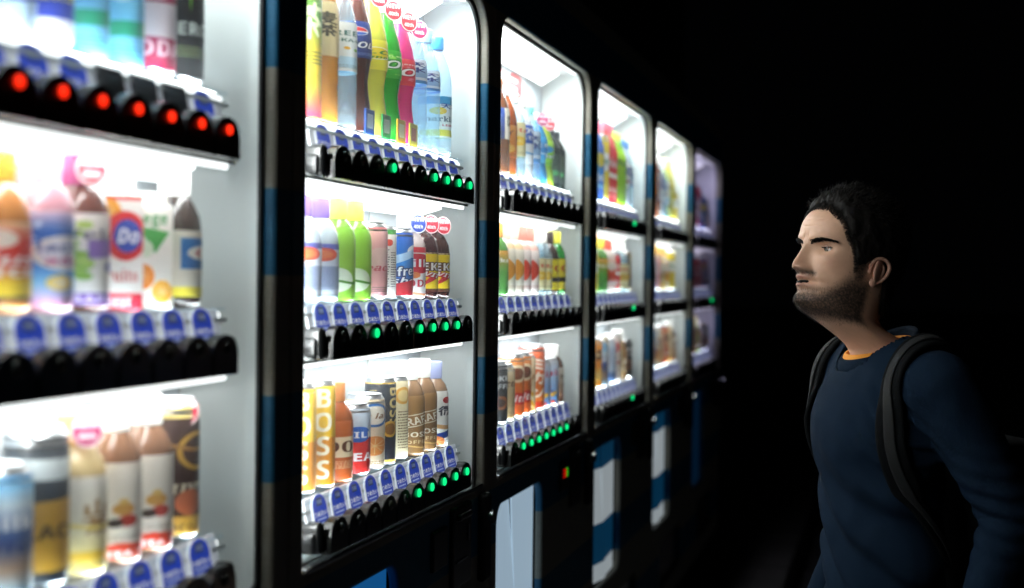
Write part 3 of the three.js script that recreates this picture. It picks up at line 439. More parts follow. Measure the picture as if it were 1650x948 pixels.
  m3b: (x) => { bg(x, '#2450a8', '#1c3a88'); poly(x, [0.55, 0, 1, 0, 1, 1, 0.55, 1], '#e6ddcc'); kana(x, '麦茶', 98, 110, 44, '#22222a', 0.13, true); lines(x, 0.1, 0.2, 12, 0.35, '#a8c0f0', 12); },
  ice: (x) => { bg(x, '#e89a3a', '#d8701e'); kana(x, 'アイス', 64, 60, 36, '#4a1a0a'); kana(x, 'ティ茶', 70, 104, 34, '#4a1a0a'); fruit(x, 0.4, 0.7, 0.26, '#f2b03a', '#fbe4a0'); A.lines2(x); },
  pocari: (x) => { bg(x, '#f2f5f8'); band(x, 0.06, 0.5, '#2458b8'); txt(x, 'POW', 64, 50, 44, '#fff'); txt(x, 'WATER', 64, 94, 32, '#fff'); swoosh(x, 0.7, '#7ab4e2', 14); },
  aqua2: (x) => { bg(x, '#3ca8e2', '#2a86cc', '#5ac0e8'); kana(x, '天水', 70, 80, 46, '#ffffff', 0.14); swoosh(x, 0.6, '#e2f4ff', 10); },
  lime2: (x) => { bg(x, '#a8d83a', '#86c82a'); disc(x, 0.4, 0.35, 0.28, '#3a9ad0'); txt(x, 'vivi', 64, 160, 46, '#fff', { out: '#3a7a1a' }); A.lines2(x); },
  darkG: (x) => { bg(x, '#1c2a24'); lines(x, 0.2, 0.2, 10, 0.6, '#a8c0a0', 12); disc(x, 0.5, 0.7, 0.14, '#4a9a5a'); },
  gy: (x) => { bg(x, '#f0a038', '#5aa83a', '#3a8a2a'); txt(x, 'mikan', 64, 60, 34, '#fff'); A.lines2(x); },
  diaY: (x) => { bg(x, '#f6efdf'); poly(x, [0.5, 0.3, 0.85, 0.52, 0.5, 0.74, 0.15, 0.52], '#eca03a'); lines(x, 0.2, 0.84, 3, 0.6, '#b0703a'); band(x, 0, 0.1, '#f0d0a0'); },
  diaR: (x) => { bg(x, '#f8ede8'); poly(x, [0.5, 0.3, 0.85, 0.52, 0.5, 0.74, 0.15, 0.52], '#e2442e'); lines(x, 0.2, 0.84, 3, 0.6, '#b0503a'); band(x, 0, 0.1, '#f0c0b0'); },
  clearY: (x) => { bg(x, '#efe6b0'); txt(x, 'vita', 64, 60, 44, '#d8402e'); fruit(x, 0.5, 0.55, 0.26, '#f2c21e', '#fff2b0'); A.lines2(x); },
  cokeY: (x) => { bg(x, '#e8d22a'); txt(x, 'GO', 64, 80, 70, '#b0202a'); band(x, 0.6, 0.75, '#2a1a14'); A.lines2(x); },
  poco: (x) => { bg(x, '#15181c'); txt(x, 'POKKA', 64, 60, 34, '#e6e8ea'); txt(x, 'COFFEE', 64, 96, 28, '#e6e8ea'); disc(x, 0.5, 0.66, 0.24, '#a8602e'); disc(x, 0.5, 0.66, 0.14, '#4a2a18'); },
  beige: (x) => { bg(x, '#e8d6b0', '#c8a470'); txt(x, 'latte', 64, 80, 40, '#6a4020', { it: true }); A.lines2(x); },
  orangeP: (x) => { bg(x, '#f0923a', '#e8642a'); disc(x, 0.5, 0.28, 0.3, '#fbe6c0'); disc(x, 0.5, 0.28, 0.2, '#7a4020'); band(x, 0.6, 0.8, '#d82a2a'); txt(x, 'Bito', 64, 180, 40, '#fff', { it: true }); },
  creamC: (x) => { bg(x, '#f6e2b8'); txt(x, 'Corn', 64, 90, 40, '#b0742a', { it: true }); for (let i = 0; i < 30; i++) disc(x, rnd(), rr(0.65, 1), 0.08, ['#f2b42a', '#e89a1e'][i % 2]); },
  mika: (x) => { bg(x, '#e9602e', '#f08a3a'); kana(x, 'ミカン', 64, 130, 56, '#fff6e6', 0.16, true); band(x, 0.88, 1, '#c8381e'); },
  blueBerry: (x) => { bg(x, '#dbe6f2', '#5a8ac8'); for (let i = 0; i < 20; i++) disc(x, rnd(), rr(0.5, 1), 0.08, ['#3a5aa8', '#d8523a', '#f0c040'][i % 3]); txt(x, 'mix', 64, 70, 50, '#c8304a'); },
  beans: (x) => { bg(x, '#f2e8d8', '#8a5a3a'); for (let i = 0; i < 24; i++) disc(x, rnd(), rr(0.5, 1), 0.07, ['#4a2a1a', '#6a4028'][i % 2]); txt(x, 'cafe', 64, 70, 44, '#5a3420'); },
  redCan: (x) => { bg(x, '#e2323c'); swoosh(x, 0.5, '#fff', 22); txt(x, 'Cola', 64, 80, 52, '#fff', { it: true, font: 'serif' }); txt(x, '350', 64, 200, 30, '#fff'); for (let i = 0; i < 20; i++) disc(x, rnd(), rr(0.55, 1), 0.04, '#ffd0d0'); },
  blueCan: (x) => { bg(x, '#2a62c8', '#1c8ad8', '#2450b0'); disc(x, 0.5, 0.3, 0.26, '#f0d83a'); txt(x, 'CIDER', 64, 160, 40, '#fff', { sx: 0.8 }); swoosh(x, 0.75, '#8ad0f2', 14); },
  limeCan: (x) => { bg(x, '#a2dc2a'); txt(x, 'LIME', 64, 60, 46, '#1c5a1a'); lines(x, 0.3, 0.35, 12, 0.4, '#1c5a1a', 12); },
  yellowCan: (x) => { bg(x, '#f2d83a'); disc(x, 0.5, 0.4, 0.3, '#fff'); txt(x, 'LEMON', 64, 102, 28, '#2a8a3a'); A.lines2(x); },
  whiteBlue: (x) => { bg(x, '#eef2f6'); band(x, 0.25, 0.5, '#2a5ab0'); band(x, 0.72, 0.8, '#a03040'); txt(x, 'CALP', 64, 96, 40, '#fff'); },
  orangeCan: (x) => { bg(x, '#f29a1e'); disc(x, 0.5, 0.3, 0.22, '#4a2a1a'); fruit(x, 0.5, 0.72, 0.28, '#fbc23a', '#fff0c0'); txt(x, 'NAT', 64, 76, 30, '#f8e0a8'); },
  greyC: (x) => { bg(x, '#c2ccd8'); lines(x, 0.15, 0.15, 14, 0.7, '#4a6a9a', 13); band(x, 0.75, 1, '#6a86b8'); },
  pinkC: (x) => { bg(x, '#f6e4dc'); disc(x, 0.5, 0.25, 0.22, '#e06a6a'); txt(x, 'momo', 64, 150, 40, '#d85a5a'); A.lines2(x); },
};
const d = (k, name, art, c, cap, o = {}) => ({ k, name, key: art, art: A[art], c, cap, ...o });
const W = 0xf2f2ee, STK = '#d22a42', PST = '#b82a6a';
const stock = [
  [ // red-lit machine
    [d('tall', 'blue and white can with navy band', 'sky1', 0, 0, { h: 0.2 }), d('slim', 'white and blue bottle with yellow top band', 'sky1', 0xdde6f0, W, { h: 0.23 }), d('tall', 'blue can with yellow upper half', 'zone', 0, 0, { h: 0.2 }), d('slim', 'pale aqua bottle with green print', 'aqua', 0x9fdcf2, W, { h: 0.24, l: [0.02, 0.7] }), d('slim', 'pale aqua bottle with green print', 'aqua', 0x9fdcf2, W, { h: 0.24, l: [0.02, 0.7] }), d('tall', 'magenta can with pale band', 'magenta', 0, 0, { h: 0.19 }), d('tall', 'black can with green claw marks', 'claw', 0, 0, { h: 0.19 })],
    [d('round', 'red and yellow juice bottle', 'redY', 0xe09a50, 0xd8a020), d('round', 'red juice bottle with yellow foot', 'redY', 0xe09a50, 0xd8a020, { key: 'redY', st: '' }), d('flask', 'blue bottle with cream disc', 'blueB', 0xf2b8c8, 0xf0c0d8, { h: 0.164 }), d('flask', 'white bottle with green grapes and sticker', 'grape', 0x7a4438, 0xa83a78, { h: 0.164, st: STK }), d('carton', 'white carton with orange and red circle', 'orangeC', 0, 0xf4ece6, { r: 0.029, h: 0.145 }), d('carton', 'white carton with green leaf and oranges', 'vegC', 0, 0xf2eee4, { r: 0.028, h: 0.135 }), d('round', 'dark brown bottle with white cap', 'brownB', 0x3c2c26, 0xf2f2f0, { h: 0.163 })],
    [d('can', 'blue milk coffee can', 'blueW', 0, 0), d('can', 'blue and brown milk coffee can', 'blueW', 0, 0, { h: 0.135 }), d('tall', 'black can with gold patch', 'blackG', 0, 0, { h: 0.165 }), d('flask', 'cream and yellow tea bottle with sticker', 'yellowT', 0xf0d8a0, 0xf2c060, { h: 0.17, st: PST }), d('flask', 'brown milk tea bottle with white label', 'teaW', 0xa8785a, W, { h: 0.18 }), d('flask', 'brown milk tea bottle with white label', 'teaW', 0xa8785a, W, { h: 0.18 }), d('tall', 'dark cocoa can with gold foot and sticker', 'choco', 0, 0, { h: 0.172, st: STK })],
  ],
  [
    [d('slim', 'green tea bottle with yellow and pink foot', 'green0', 0x5a8a2a, 0x4a7a20, { h: 0.275, l: [0.02, 0.7] }), d('pet', 'barley tea bottle with beige label', 'mugi', 0xe09a2e, 0xb06a20, { h: 0.27, l: [0.38, 0.68] }), d('pet', 'clear bottle with white label', 'greenW', 'clear', W, { h: 0.25, l: [0.36, 0.66] }), d('curvy', 'cola bottle with blue label', 'cola', 0x6a2c1c, 0x2848a0, { h: 0.262, l: [0.46, 0.68] }), d('curvy', 'yellow lemon soda bottle with red sticker', 'lemon', 0xf0ea5a, 0xf0ea8a, { h: 0.255, st: STK }), d('curvy', 'bright green soda bottle with red sticker', 'popG', 0x1fc22a, W, { h: 0.245, st: STK }), d('curvy', 'hot pink soda bottle with red sticker', 'popR', 0xf03a9a, W, { h: 0.238, st: STK }), d('pet', 'clear water bottle with pink sticker', 'water', 'clear', 0xd84a8a, { h: 0.236, l: [0.5, 0.68], st: PST }), d('pet', 'clear water bottle without sticker', 'water', 'clear', 0x9ad0e8, { h: 0.228, l: [0.5, 0.66] }), d('pet', 'clear lemon water bottle with blue cap', 'spark', 'clear', 0x2a90d0, { h: 0.225, l: [0.16, 0.5] })],
    [d('round', 'blue label bottle with purple cap', 'purple', 0xdfe8f0, 0x8a6ac8), d('round', 'blue label bottle with purple cap', 'purple', 0xdfe8f0, 0x8a6ac8), d('flask', 'lime green bottle with yellow cap', 'lime', 0x9ad048, 0xe8e060, { l: [0.02, 0.72] }), d('flask', 'lime green bottle with yellow cap', 'lime', 0x9ad048, 0xe8e060, { l: [0.02, 0.72] }), d('can', 'pale pink peach can', 'pink', 0, 0, { h: 0.13 }), d('thin', 'slim white can with black writing', 'whiteText', 0, 0, { h: 0.126 }), d('can', 'blue can with white slanted writing', 'refresh', 0, 0, { h: 0.125 }), d('flask', 'white bottle with red oval', 'bilk', 0xf6e6e0, 0xf0f0ee, { h: 0.148, st: '#2a4ab0' }), d('round', 'brown bottle with yellow label and sticker', 'deka', 0x4a221a, 0x4a2a22, { h: 0.15, st: STK }), d('round', 'brown bottle with yellow label and sticker', 'deka', 0x4a221a, 0x4a2a22, { h: 0.15, st: STK })],
    [d('thin', 'tall yellow and orange can', 'bossY', 0, 0, { h: 0.165, r: 0.0285 }), d('thin', 'tall yellow and orange can', 'bossY', 0, 0, { h: 0.165, r: 0.0285 }), d('flask', 'amber bottle with cream number label', 'ninety', 0xc86a34, 0xd88a4a, { h: 0.155 }), d('can', 'red and blue milk tea can', 'redBlue', 0, 0, { h: 0.118 }), d('can', 'cream can with blue ring', 'cream', 0, 0, { h: 0.128 }), d('thin', 'black can with gold writing', 'bossB', 0, 0, { h: 0.15 }), d('thin', 'cream can with red writing', 'cafe', 0, 0, { h: 0.148 }), d('flask', 'tan coffee bottle with pale lettering', 'craft', 0xa8805a, W, { h: 0.168, l: [0.04, 0.64] }), d('flask', 'tan coffee bottle with pale lettering', 'craft', 0xa8805a, W, { h: 0.168, l: [0.04, 0.64] }), d('flask', 'white label bottle with red dot', 'haku', 0xb08a68, 0x9aa4d0, { h: 0.16, l: [0.04, 0.66] })],
  ],
  [
    [d('slim', 'green and brown tea bottle', 'm3a', 0x7a6a2a, 0x5a7a2a, { h: 0.2 }), d('pet', 'brown tea bottle with blue label', 'm3b', 0x8a4a1e, 0xb06a2a, { h: 0.26, l: [0.36, 0.68] }), d('pet', 'amber tea bottle with orange label', 'ice', 0xc8641e, W, { h: 0.25, l: [0.2, 0.56] }), d('pet', 'pale bottle with orange label', 'clearY', 'clear', W, { h: 0.238 }), d('pet', 'white bottle with blue band', 'pocari', 0xeaf0f4, W, { h: 0.235, l: [0.2, 0.7] }), d('pet', 'pale blue water bottle with aqua cap', 'water', 'clear', 0x7ad0c8, { h: 0.225 }), d('curvy', 'sky blue bottle with white writing', 'aqua2', 0x4ab0e6, 0xb8dcec, { h: 0.215, l: [0.3, 0.66], st: PST }), d('curvy', 'lime green bottle with blue disc', 'lime2', 0xb4dc3a, W, { h: 0.21, l: [0.3, 0.66], st: STK }), d('slim', 'dark bottle with green writing', 'darkG', 0x1c2420, 0x30363a, { h: 0.185 }), d('slim', 'dark bottle with green writing', 'darkG', 0x1c2420, 0x30363a, { h: 0.185 })],
    [d('flask', 'orange and green citrus bottle', 'gy', 0x5aa03a, 0xf0a038), d('flask', 'orange and green citrus bottle', 'gy', 0x5aa03a, 0xf0a038), d('flask', 'white bottle with orange diamond', 'diaY', 0xf4e8d8, 0xf2d8c8, { l: [0.04, 0.72] }), d('flask', 'white bottle with orange diamond', 'diaY', 0xf4e8d8, 0xf2d8c8, { l: [0.04, 0.72] }), d('flask', 'white bottle with red diamond', 'diaR', 0xf4e8e0, 0xe88a7a, { l: [0.04, 0.72] }), d('flask', 'white bottle with red diamond', 'diaR', 0xf4e8e0, 0xe88a7a, { l: [0.04, 0.72] }), d('round', 'clear bottle with lemon label', 'clearY', 'clear', 0xe8e8e0), d('round', 'clear bottle with lemon label', 'clearY', 'clear', 0xe8e8e0), d('round', 'dark bottle with yellow label', 'cokeY', 0x3a1e14, 0x2a1a14), d('round', 'green bottle with yellow label and cap', 'cokeY', 0x2a9a3a, 0xd8d23a, { h: 0.158 })],
    [d('can', 'black coffee can with brown disc', 'poco', 0, 0, { h: 0.14 }), d('can', 'black coffee can with brown disc', 'poco', 0, 0, { h: 0.14 }), d('can', 'beige latte can', 'beige', 0, 0, { h: 0.13 }), d('can', 'orange can with red band', 'orangeP', 0, 0, { h: 0.15 }), d('can', 'orange can with red band', 'orangeP', 0, 0, { h: 0.15 }), d('thin', 'cream corn soup can', 'creamC', 0, 0, { h: 0.14 }), d('tall', 'tall orange can with white writing', 'mika', 0, 0, { h: 0.162 }), d('can', 'blue can with mixed berries', 'blueBerry', 0, 0), d('can', 'blue can with mixed berries', 'blueBerry', 0, 0), d('flask', 'brown bottle with coffee beans', 'beans', 0x6a4630, W, { h: 0.15 })],
  ],
];
const far = [
  [ // machine after the red-lettered one
    ['pet', 'clear bottle with white label', 'greenW', 'clear', W, { h: 0.24 }], ['slim', 'blue cider bottle', 'blueCan', 0x3a7ad0, 0x2a62c0, { h: 0.23, l: [0.04, 0.7] }], ['slim', 'blue cider bottle', 'blueCan', 0x3a7ad0, 0x2a62c0, { h: 0.23, l: [0.04, 0.7] }], ['tall', 'yellow lemon can', 'yellowCan', 0, 0, { h: 0.2 }], ['slim', 'red cola bottle with white swoosh', 'redCan', 0xd83a3a, 0xe84a5a, { h: 0.24, l: [0.03, 0.72] }], ['slim', 'red cola bottle with white swoosh', 'redCan', 0xd83a3a, 0xe84a5a, { h: 0.24, l: [0.03, 0.72] }], ['slim', 'lime green bottle with dark writing', 'limeCan', 0xa2dc2a, 0xb8e04a, { h: 0.225, l: [0.02, 0.76] }], ['slim', 'lime green bottle with dark writing', 'limeCan', 0xa2dc2a, 0xb8e04a, { h: 0.225, l: [0.02, 0.76] }], ['pet', 'white bottle with blue and red bands', 'whiteBlue', 0xdfe8f2, 0x3a7ac0, { h: 0.215, l: [0.3, 0.68] }], ['pet', 'clear water bottle with blue cap', 'water', 'clear', 0x3a7ac0, { h: 0.215, l: [0.34, 0.66] }],
    ['flask', 'lime green bottle with yellow cap', 'lime', 0x9ad048, 0xe8d040, {}], ['can', 'yellow lemon can', 'yellowCan', 0, 0, {}], ['flask', 'orange and green citrus bottle', 'gy', 0x5aa03a, 0xe8d040, {}], ['flask', 'orange and green citrus bottle', 'gy', 0x5aa03a, 0xe8d040, {}], ['flask', 'white bottle with red diamond', 'diaR', 0xf4e8e0, 0xe8503a, {}], ['flask', 'white bottle with red diamond', 'diaR', 0xf4e8e0, 0xe8503a, {}], ['can', 'red cola can', 'redCan', 0, 0, {}], ['round', 'clear bottle with lemon label', 'clearY', 'clear', W, {}], ['round', 'clear bottle with lemon label', 'clearY', 'clear', W, {}], ['thin', 'black can with gold writing', 'bossB', 0, 0, {}],
    ['can', 'orange citrus can', 'orangeCan', 0, 0, { h: 0.15 }], ['can', 'orange citrus can', 'orangeCan', 0, 0, { h: 0.15 }], ['can', 'orange citrus can', 'orangeCan', 0, 0, { h: 0.15 }], ['can', 'blue milk coffee can', 'blueW', 0, 0, { h: 0.14 }], ['thin', 'black can with gold writing', 'bossB', 0, 0, { h: 0.15 }], ['can', 'grey blue can', 'greyC', 0, 0, { h: 0.14 }], ['can', 'pink can with peach', 'pinkC', 0, 0, { h: 0.155 }], ['thin', 'cream can with red writing', 'cafe', 0, 0, { h: 0.15 }], ['flask', 'tan coffee bottle with pale lettering', 'craft', 0xa8805a, W, {}], ['can', 'black coffee can with brown disc', 'poco', 0, 0, { h: 0.13 }],
  ],
  [
    ['pet', 'clear water bottle', 'water', 'clear', W, { h: 0.25 }], ['slim', 'pale aqua bottle with green print', 'aqua', 0x9fdcf2, W, { h: 0.25 }], ['pet', 'amber tea bottle with orange label', 'ice', 0xc8641e, W, { h: 0.24 }], ['pet', 'brown tea bottle with blue label', 'm3b', 0x9a5a2e, W, { h: 0.235 }], ['pet', 'white bottle with blue band', 'pocari', 0xeaf0f4, W, { h: 0.23 }], ['curvy', 'sky blue bottle with white writing', 'aqua2', 0x4ab0e6, W, { h: 0.22 }], ['pet', 'clear bottle with white label', 'greenW', 'clear', W, { h: 0.215 }], ['curvy', 'yellow lemon soda bottle', 'lemon', 0xf0ea5a, 0xf0ea8a, { h: 0.23 }], ['curvy', 'yellow lemon soda bottle', 'lemon', 0xf0ea5a, 0xf0ea8a, { h: 0.23 }], ['can', 'yellow lemon can', 'yellowCan', 0, 0, {}],
    ['flask', 'blue bottle with cream disc', 'blueB', 0xf2b8c8, W, {}], ['can', 'red and blue milk tea can', 'redBlue', 0, 0, {}], ['can', 'grey blue can', 'greyC', 0, 0, {}], ['can', 'pale pink peach can', 'pink', 0, 0, { h: 0.13 }], ['flask', 'cream and yellow tea bottle', 'yellowT', 0xf0d8a0, 0xf2c060, {}], ['flask', 'cream and yellow tea bottle', 'yellowT', 0xf0d8a0, 0xf2c060, {}], ['flask', 'white bottle with orange diamond', 'diaY', 0xf4e8d8, 0xeca03a, {}], ['tall', 'tall yellow lemon can', 'yellowCan', 0, 0, { h: 0.155 }], ['tall', 'tall yellow lemon can', 'yellowCan', 0, 0, { h: 0.155 }], ['thin', 'black can with gold writing', 'bossB', 0, 0, {}],
    ['can', 'orange citrus can', 'orangeCan', 0, 0, { h: 0.15 }], ['can', 'orange citrus can', 'orangeCan', 0, 0, { h: 0.15 }], ['can', 'blue milk coffee can', 'blueW', 0, 0, { h: 0.14 }], ['can', 'cream can with blue ring', 'cream', 0, 0, { h: 0.15 }], ['can', 'beige latte can', 'beige', 0, 0, { h: 0.15 }], ['tall', 'tall orange can with white writing', 'mika', 0, 0, { h: 0.155 }], ['can', 'orange can with red band', 'orangeP', 0, 0, { h: 0.15 }], ['thin', 'cream corn soup can', 'creamC', 0, 0, { h: 0.15 }], ['thin', 'cream corn soup can', 'creamC', 0, 0, { h: 0.15 }], ['flask', 'brown bottle with coffee beans', 'beans', 0x6a4630, W, {}],
  ],
  [
    ['can', 'grey blue can', 'greyC', 0, 0, { h: 0.15 }], ['can', 'beige latte can', 'beige', 0, 0, { h: 0.15 }], ['slim', 'red cola bottle with white swoosh', 'redCan', 0xa82a2a, 0xb83040, { h: 0.2, l: [0.03, 0.72] }], ['curvy', 'cola bottle with blue label', 'cola', 0x5a2418, 0x2848a0, { h: 0.21 }], ['tall', 'magenta can with pale band', 'magenta', 0, 0, { h: 0.19 }], ['tall', 'magenta can with pale band', 'magenta', 0, 0, { h: 0.19 }], ['slim', 'blue cider bottle', 'blueCan', 0x2a5ab0, 0x2040a0, { h: 0.19, l: [0.04, 0.7] }], ['slim', 'blue cider bottle', 'blueCan', 0x2a5ab0, 0x2040a0, { h: 0.19, l: [0.04, 0.7] }], ['can', 'black coffee can with brown disc', 'poco', 0, 0, { h: 0.15 }], ['can', 'blue berry can', 'blueBerry', 0, 0, { h: 0.14 }],
    ['can', 'grey blue can', 'greyC', 0, 0, {}], ['can', 'blue milk coffee can', 'blueW', 0, 0, {}], ['round', 'blue label bottle with purple cap', 'purple', 0xb8b0d8, 0x8a6ac8, {}], ['can', 'red cola can', 'redCan', 0, 0, { h: 0.14 }], ['can', 'red cola can', 'redCan', 0, 0, { h: 0.14 }], ['can', 'pale pink peach can', 'pink', 0, 0, { h: 0.14 }], ['can', 'pale pink peach can', 'pink', 0, 0, { h: 0.14 }], ['can', 'blue cider can', 'blueCan', 0, 0, { h: 0.15 }], ['tall', 'magenta can with pale band', 'magenta', 0, 0, { h: 0.15 }], ['can', 'blue berry can', 'blueBerry', 0, 0, {}],
    ['can', 'grey blue can', 'greyC', 0, 0, {}], ['can', 'red and blue milk tea can', 'redBlue', 0, 0, {}], ['can', 'beige latte can', 'beige', 0, 0, { h: 0.14 }], ['can', 'beige latte can', 'beige', 0, 0, { h: 0.14 }], ['flask', 'tan coffee bottle with pale lettering', 'craft', 0x8a6848, W, {}], ['flask', 'lime green bottle with yellow cap', 'lime', 0x9ad048, 0xe8e060, {}], ['can', 'pink can with peach', 'pinkC', 0, 0, {}], ['can', 'blue milk coffee can', 'blueW', 0, 0, {}], ['thin', 'black can with gold writing', 'bossB', 0, 0, {}], ['can', 'black coffee can with brown disc', 'poco', 0, 0, {}],
  ],
];
const extra = [[d('tall', 'yellow lemon can', 'yellowCan', 0, 0, { h: 0.19 }), d('tall', 'lime green can', 'limeCan', 0, 0, { h: 0.19 }), d('tall', 'red cola can', 'redCan', 0, 0, { h: 0.19 })], [d('flask', 'lime green bottle with yellow cap', 'lime', 0x9ad048, 0xe8e060), d('can', 'pale pink peach can', 'pink', 0, 0, { h: 0.13 }), d('can', 'blue cider can', 'blueCan', 0, 0, { h: 0.14 })], [d('can', 'beige latte can', 'beige', 0, 0, { h: 0.14 }), d('can', 'orange citrus can', 'orangeCan', 0, 0, { h: 0.14 }), d('thin', 'cream can with red writing', 'cafe', 0, 0, { h: 0.14 })]];
stock[0].forEach((row, k) => row.unshift(...extra[k]));
stock.forEach((shelves, mi) => shelves.forEach((row, k) => row.forEach((q, i) => drink(mi, k, i + 10 - row.length, q.st === '' ? { ...q, st: undefined } : q))));
far.forEach((list, mi) => list.forEach((q, i) => q && drink(mi + 3, Math.floor(i / 10), i % 10, d(...q))));
sheetTex.needsUpdate = true;
shift = 0;
// small printed cards standing in front of bottles in the second machine
for (const [i, c, c2, what] of [[3.05, '#1c50a8', '#d8e4f6', 'blue'], [4.15, '#2aa04a', '#e8f4d8', 'green'], [5.2, '#f0b82a', '#fff2c0', 'yellow'], [6.1, '#f2d84a', '#c84a2a', 'yellow and red']]) {
  const s = cell('card' + c, (x) => { bg(x, c); poly(x, [0.2, 0.2, 0.8, 0.2, 0.8, 0.75, 0.2, 0.75], c2); lines(x, 0.26, 0.26, 8, 0.45, c, 14); });
  const g = rbox(0.042, 0.04, 0.003, 0.001, 0, 0.02, 0), p = g.attributes.position, u = g.attributes.uv; for (let j = 0; j < p.count; j++) u.setXY(j, ((s % 16) + 0.5 + p.getX(j) / 0.044) * CW / 2048, 1 - (Math.floor(s / 16) + 1 - p.getY(j) / 0.0405) * CH / 2048);
  const o = mesh('promotion_card', g, M.label, scene); o.position.set(ROW0 + PITCH + slotX(i), EYE + SHELF_Y[0] + 0.0004, -0.0222); o.rotation.y = 0;
  o.userData = { label: `small ${what} printed card standing on top shelf of machine next to red-lit one`, category: 'card', group: 'printed cards' };
}
// ---------- the man ----------
// Surface of a distance field (surface nets), vertices pulled onto the field, smooth normals.
function nets(f, lo, hi, c) {
  const n = [0, 1, 2].map((k) => Math.ceil((hi[k] - lo[k]) / c) + 1), id = (i, j, k) => (k * n[1] + j) * n[0] + i;
  const val = new Float32Array(n[0] * n[1] * n[2]);
  for (let k = 0; k < n[2]; k++) for (let j = 0; j < n[1]; j++) for (let i = 0; i < n[0]; i++) val[id(i, j, k)] = f(lo[0] + i * c, lo[1] + j * c, lo[2] + k * c);
  const at = new Int32Array(val.length).fill(-1), pos = [], idx = [];
  const E = [[0, 0, 0, 1, 0, 0], [0, 1, 0, 1, 1, 0], [0, 0, 1, 1, 0, 1], [0, 1, 1, 1, 1, 1], [0, 0, 0, 0, 1, 0], [1, 0, 0, 1, 1, 0], [0, 0, 1, 0, 1, 1], [1, 0, 1, 1, 1, 1], [0, 0, 0, 0, 0, 1], [1, 0, 0, 1, 0, 1], [0, 1, 0, 0, 1, 1], [1, 1, 0, 1, 1, 1]];
  for (let k = 0; k < n[2] - 1; k++) for (let j = 0; j < n[1] - 1; j++) for (let i = 0; i < n[0] - 1; i++) {
    let x = 0, y = 0, z = 0, m = 0;
    for (const e of E) { const a = val[id(i + e[0], j + e[1], k + e[2])], b = val[id(i + e[3], j + e[4], k + e[5])]; if (a < 0 !== b < 0) { const t = a / (a - b); x += e[0] + (e[3] - e[0]) * t; y += e[1] + (e[4] - e[1]) * t; z += e[2] + (e[5] - e[2]) * t; m++; } }
    if (m) { at[id(i, j, k)] = pos.length / 3; pos.push(lo[0] + (i + x / m) * c, lo[1] + (j + y / m) * c, lo[2] + (k + z / m) * c); }
  }
  const quad = (a, b, d, e, flip) => { if (flip) idx.push(a, d, b, a, e, d); else idx.push(a, b, d, a, d, e); };
  for (let k = 1; k < n[2] - 1; k++) for (let j = 1; j < n[1] - 1; j++) for (let i = 1; i < n[0] - 1; i++) {
    const s = val[id(i, j, k)] < 0;
    if (s !== val[id(i + 1, j, k)] < 0) quad(at[id(i, j - 1, k - 1)], at[id(i, j, k - 1)], at[id(i, j, k)], at[id(i, j - 1, k)], !s);
    if (s !== val[id(i, j + 1, k)] < 0) quad(at[id(i - 1, j, k - 1)], at[id(i - 1, j, k)], at[id(i, j, k)], at[id(i, j, k - 1)], !s);
    if (s !== val[id(i, j, k + 1)] < 0) quad(at[id(i - 1, j - 1, k)], at[id(i, j - 1, k)], at[id(i, j, k)], at[id(i - 1, j, k)], !s);
  }
  const nor = new Float32Array(pos.length), uv = new Float32Array(pos.length / 3 * 2), e = c * 0.25;
  for (let v = 0; v < pos.length; v += 3) {
    for (let r = 0; r < 2; r++) {
      const [x, y, z] = [pos[v], pos[v + 1], pos[v + 2]], d0 = f(x, y, z);
      let gx = f(x + e, y, z) - f(x - e, y, z), gy = f(x, y + e, z) - f(x, y - e, z), gz = f(x, y, z + e) - f(x, y, z - e); const l = Math.hypot(gx, gy, gz) || 1, sl = l / (2 * e);
      gx /= l; gy /= l; gz /= l; const st = clamp(d0 / Math.max(sl, 0.3), -c * 0.6, c * 0.6);
      if (r === 0) { pos[v] -= gx * st; pos[v + 1] -= gy * st; pos[v + 2] -= gz * st; } else { nor[v] = gx; nor[v + 1] = gy; nor[v + 2] = gz; }
    }
    uv[v / 3 * 2] = Math.atan2(pos[v], pos[v + 2]) * 0.16; uv[v / 3 * 2 + 1] = pos[v + 1];
  }
  const g = new THREE.BufferGeometry(); g.setAttribute('position', new THREE.Float32BufferAttribute(pos, 3)); g.setAttribute('normal', new THREE.BufferAttribute(nor, 3)); g.setAttribute('uv', new THREE.BufferAttribute(uv, 2)); g.setIndex(idx); return g;
}
const smin = (a, b, k) => { const h = clamp(0.5 + 0.5 * (b - a) / k); return b + (a - b) * h - k * h * (1 - h); };
function cap(x, y, z, a, b, ra, rb) { // tapered capsule
  const dx = b[0] - a[0], dy = b[1] - a[1], dz = b[2] - a[2], t = clamp(((x - a[0]) * dx + (y - a[1]) * dy + (z - a[2]) * dz) / (dx * dx + dy * dy + dz * dz));
  return Math.hypot(x - a[0] - dx * t, y - a[1] - dy * t, z - a[2] - dz * t) - (ra + (rb - ra) * t);
}
// smooth table: [[y, v], ...] with y rising
function table(t) {
  const n = t.length, m = t.map((_, i) => (t[Math.min(n - 1, i + 1)][1] - t[Math.max(0, i - 1)][1]) / (t[Math.min(n - 1, i + 1)][0] - t[Math.max(0, i - 1)][0]));
  return (y) => {
    if (y <= t[0][0]) return t[0][1]; if (y >= t[n - 1][0]) return t[n - 1][1];
    let i = 0; while (t[i + 1][0] < y) i++;
    const h = t[i + 1][0] - t[i][0], s = (y - t[i][0]) / h, s2 = s * s, s3 = s2 * s;
    return (2 * s3 - 3 * s2 + 1) * t[i][1] + (s3 - 2 * s2 + s) * h * m[i] + (-2 * s3 + 3 * s2) * t[i + 1][1] + (s3 - s2) * h * m[i + 1];
  };
}
const man = thing('person', 'bearded man in navy sweater looking up at the lit machines', 'person', [2.853, 0, 0.706]);
const faceDir = Math.atan2(-0.632, -0.775), bodyDir = Math.atan2(-0.47, -0.883);
man.rotation.y = bodyDir;

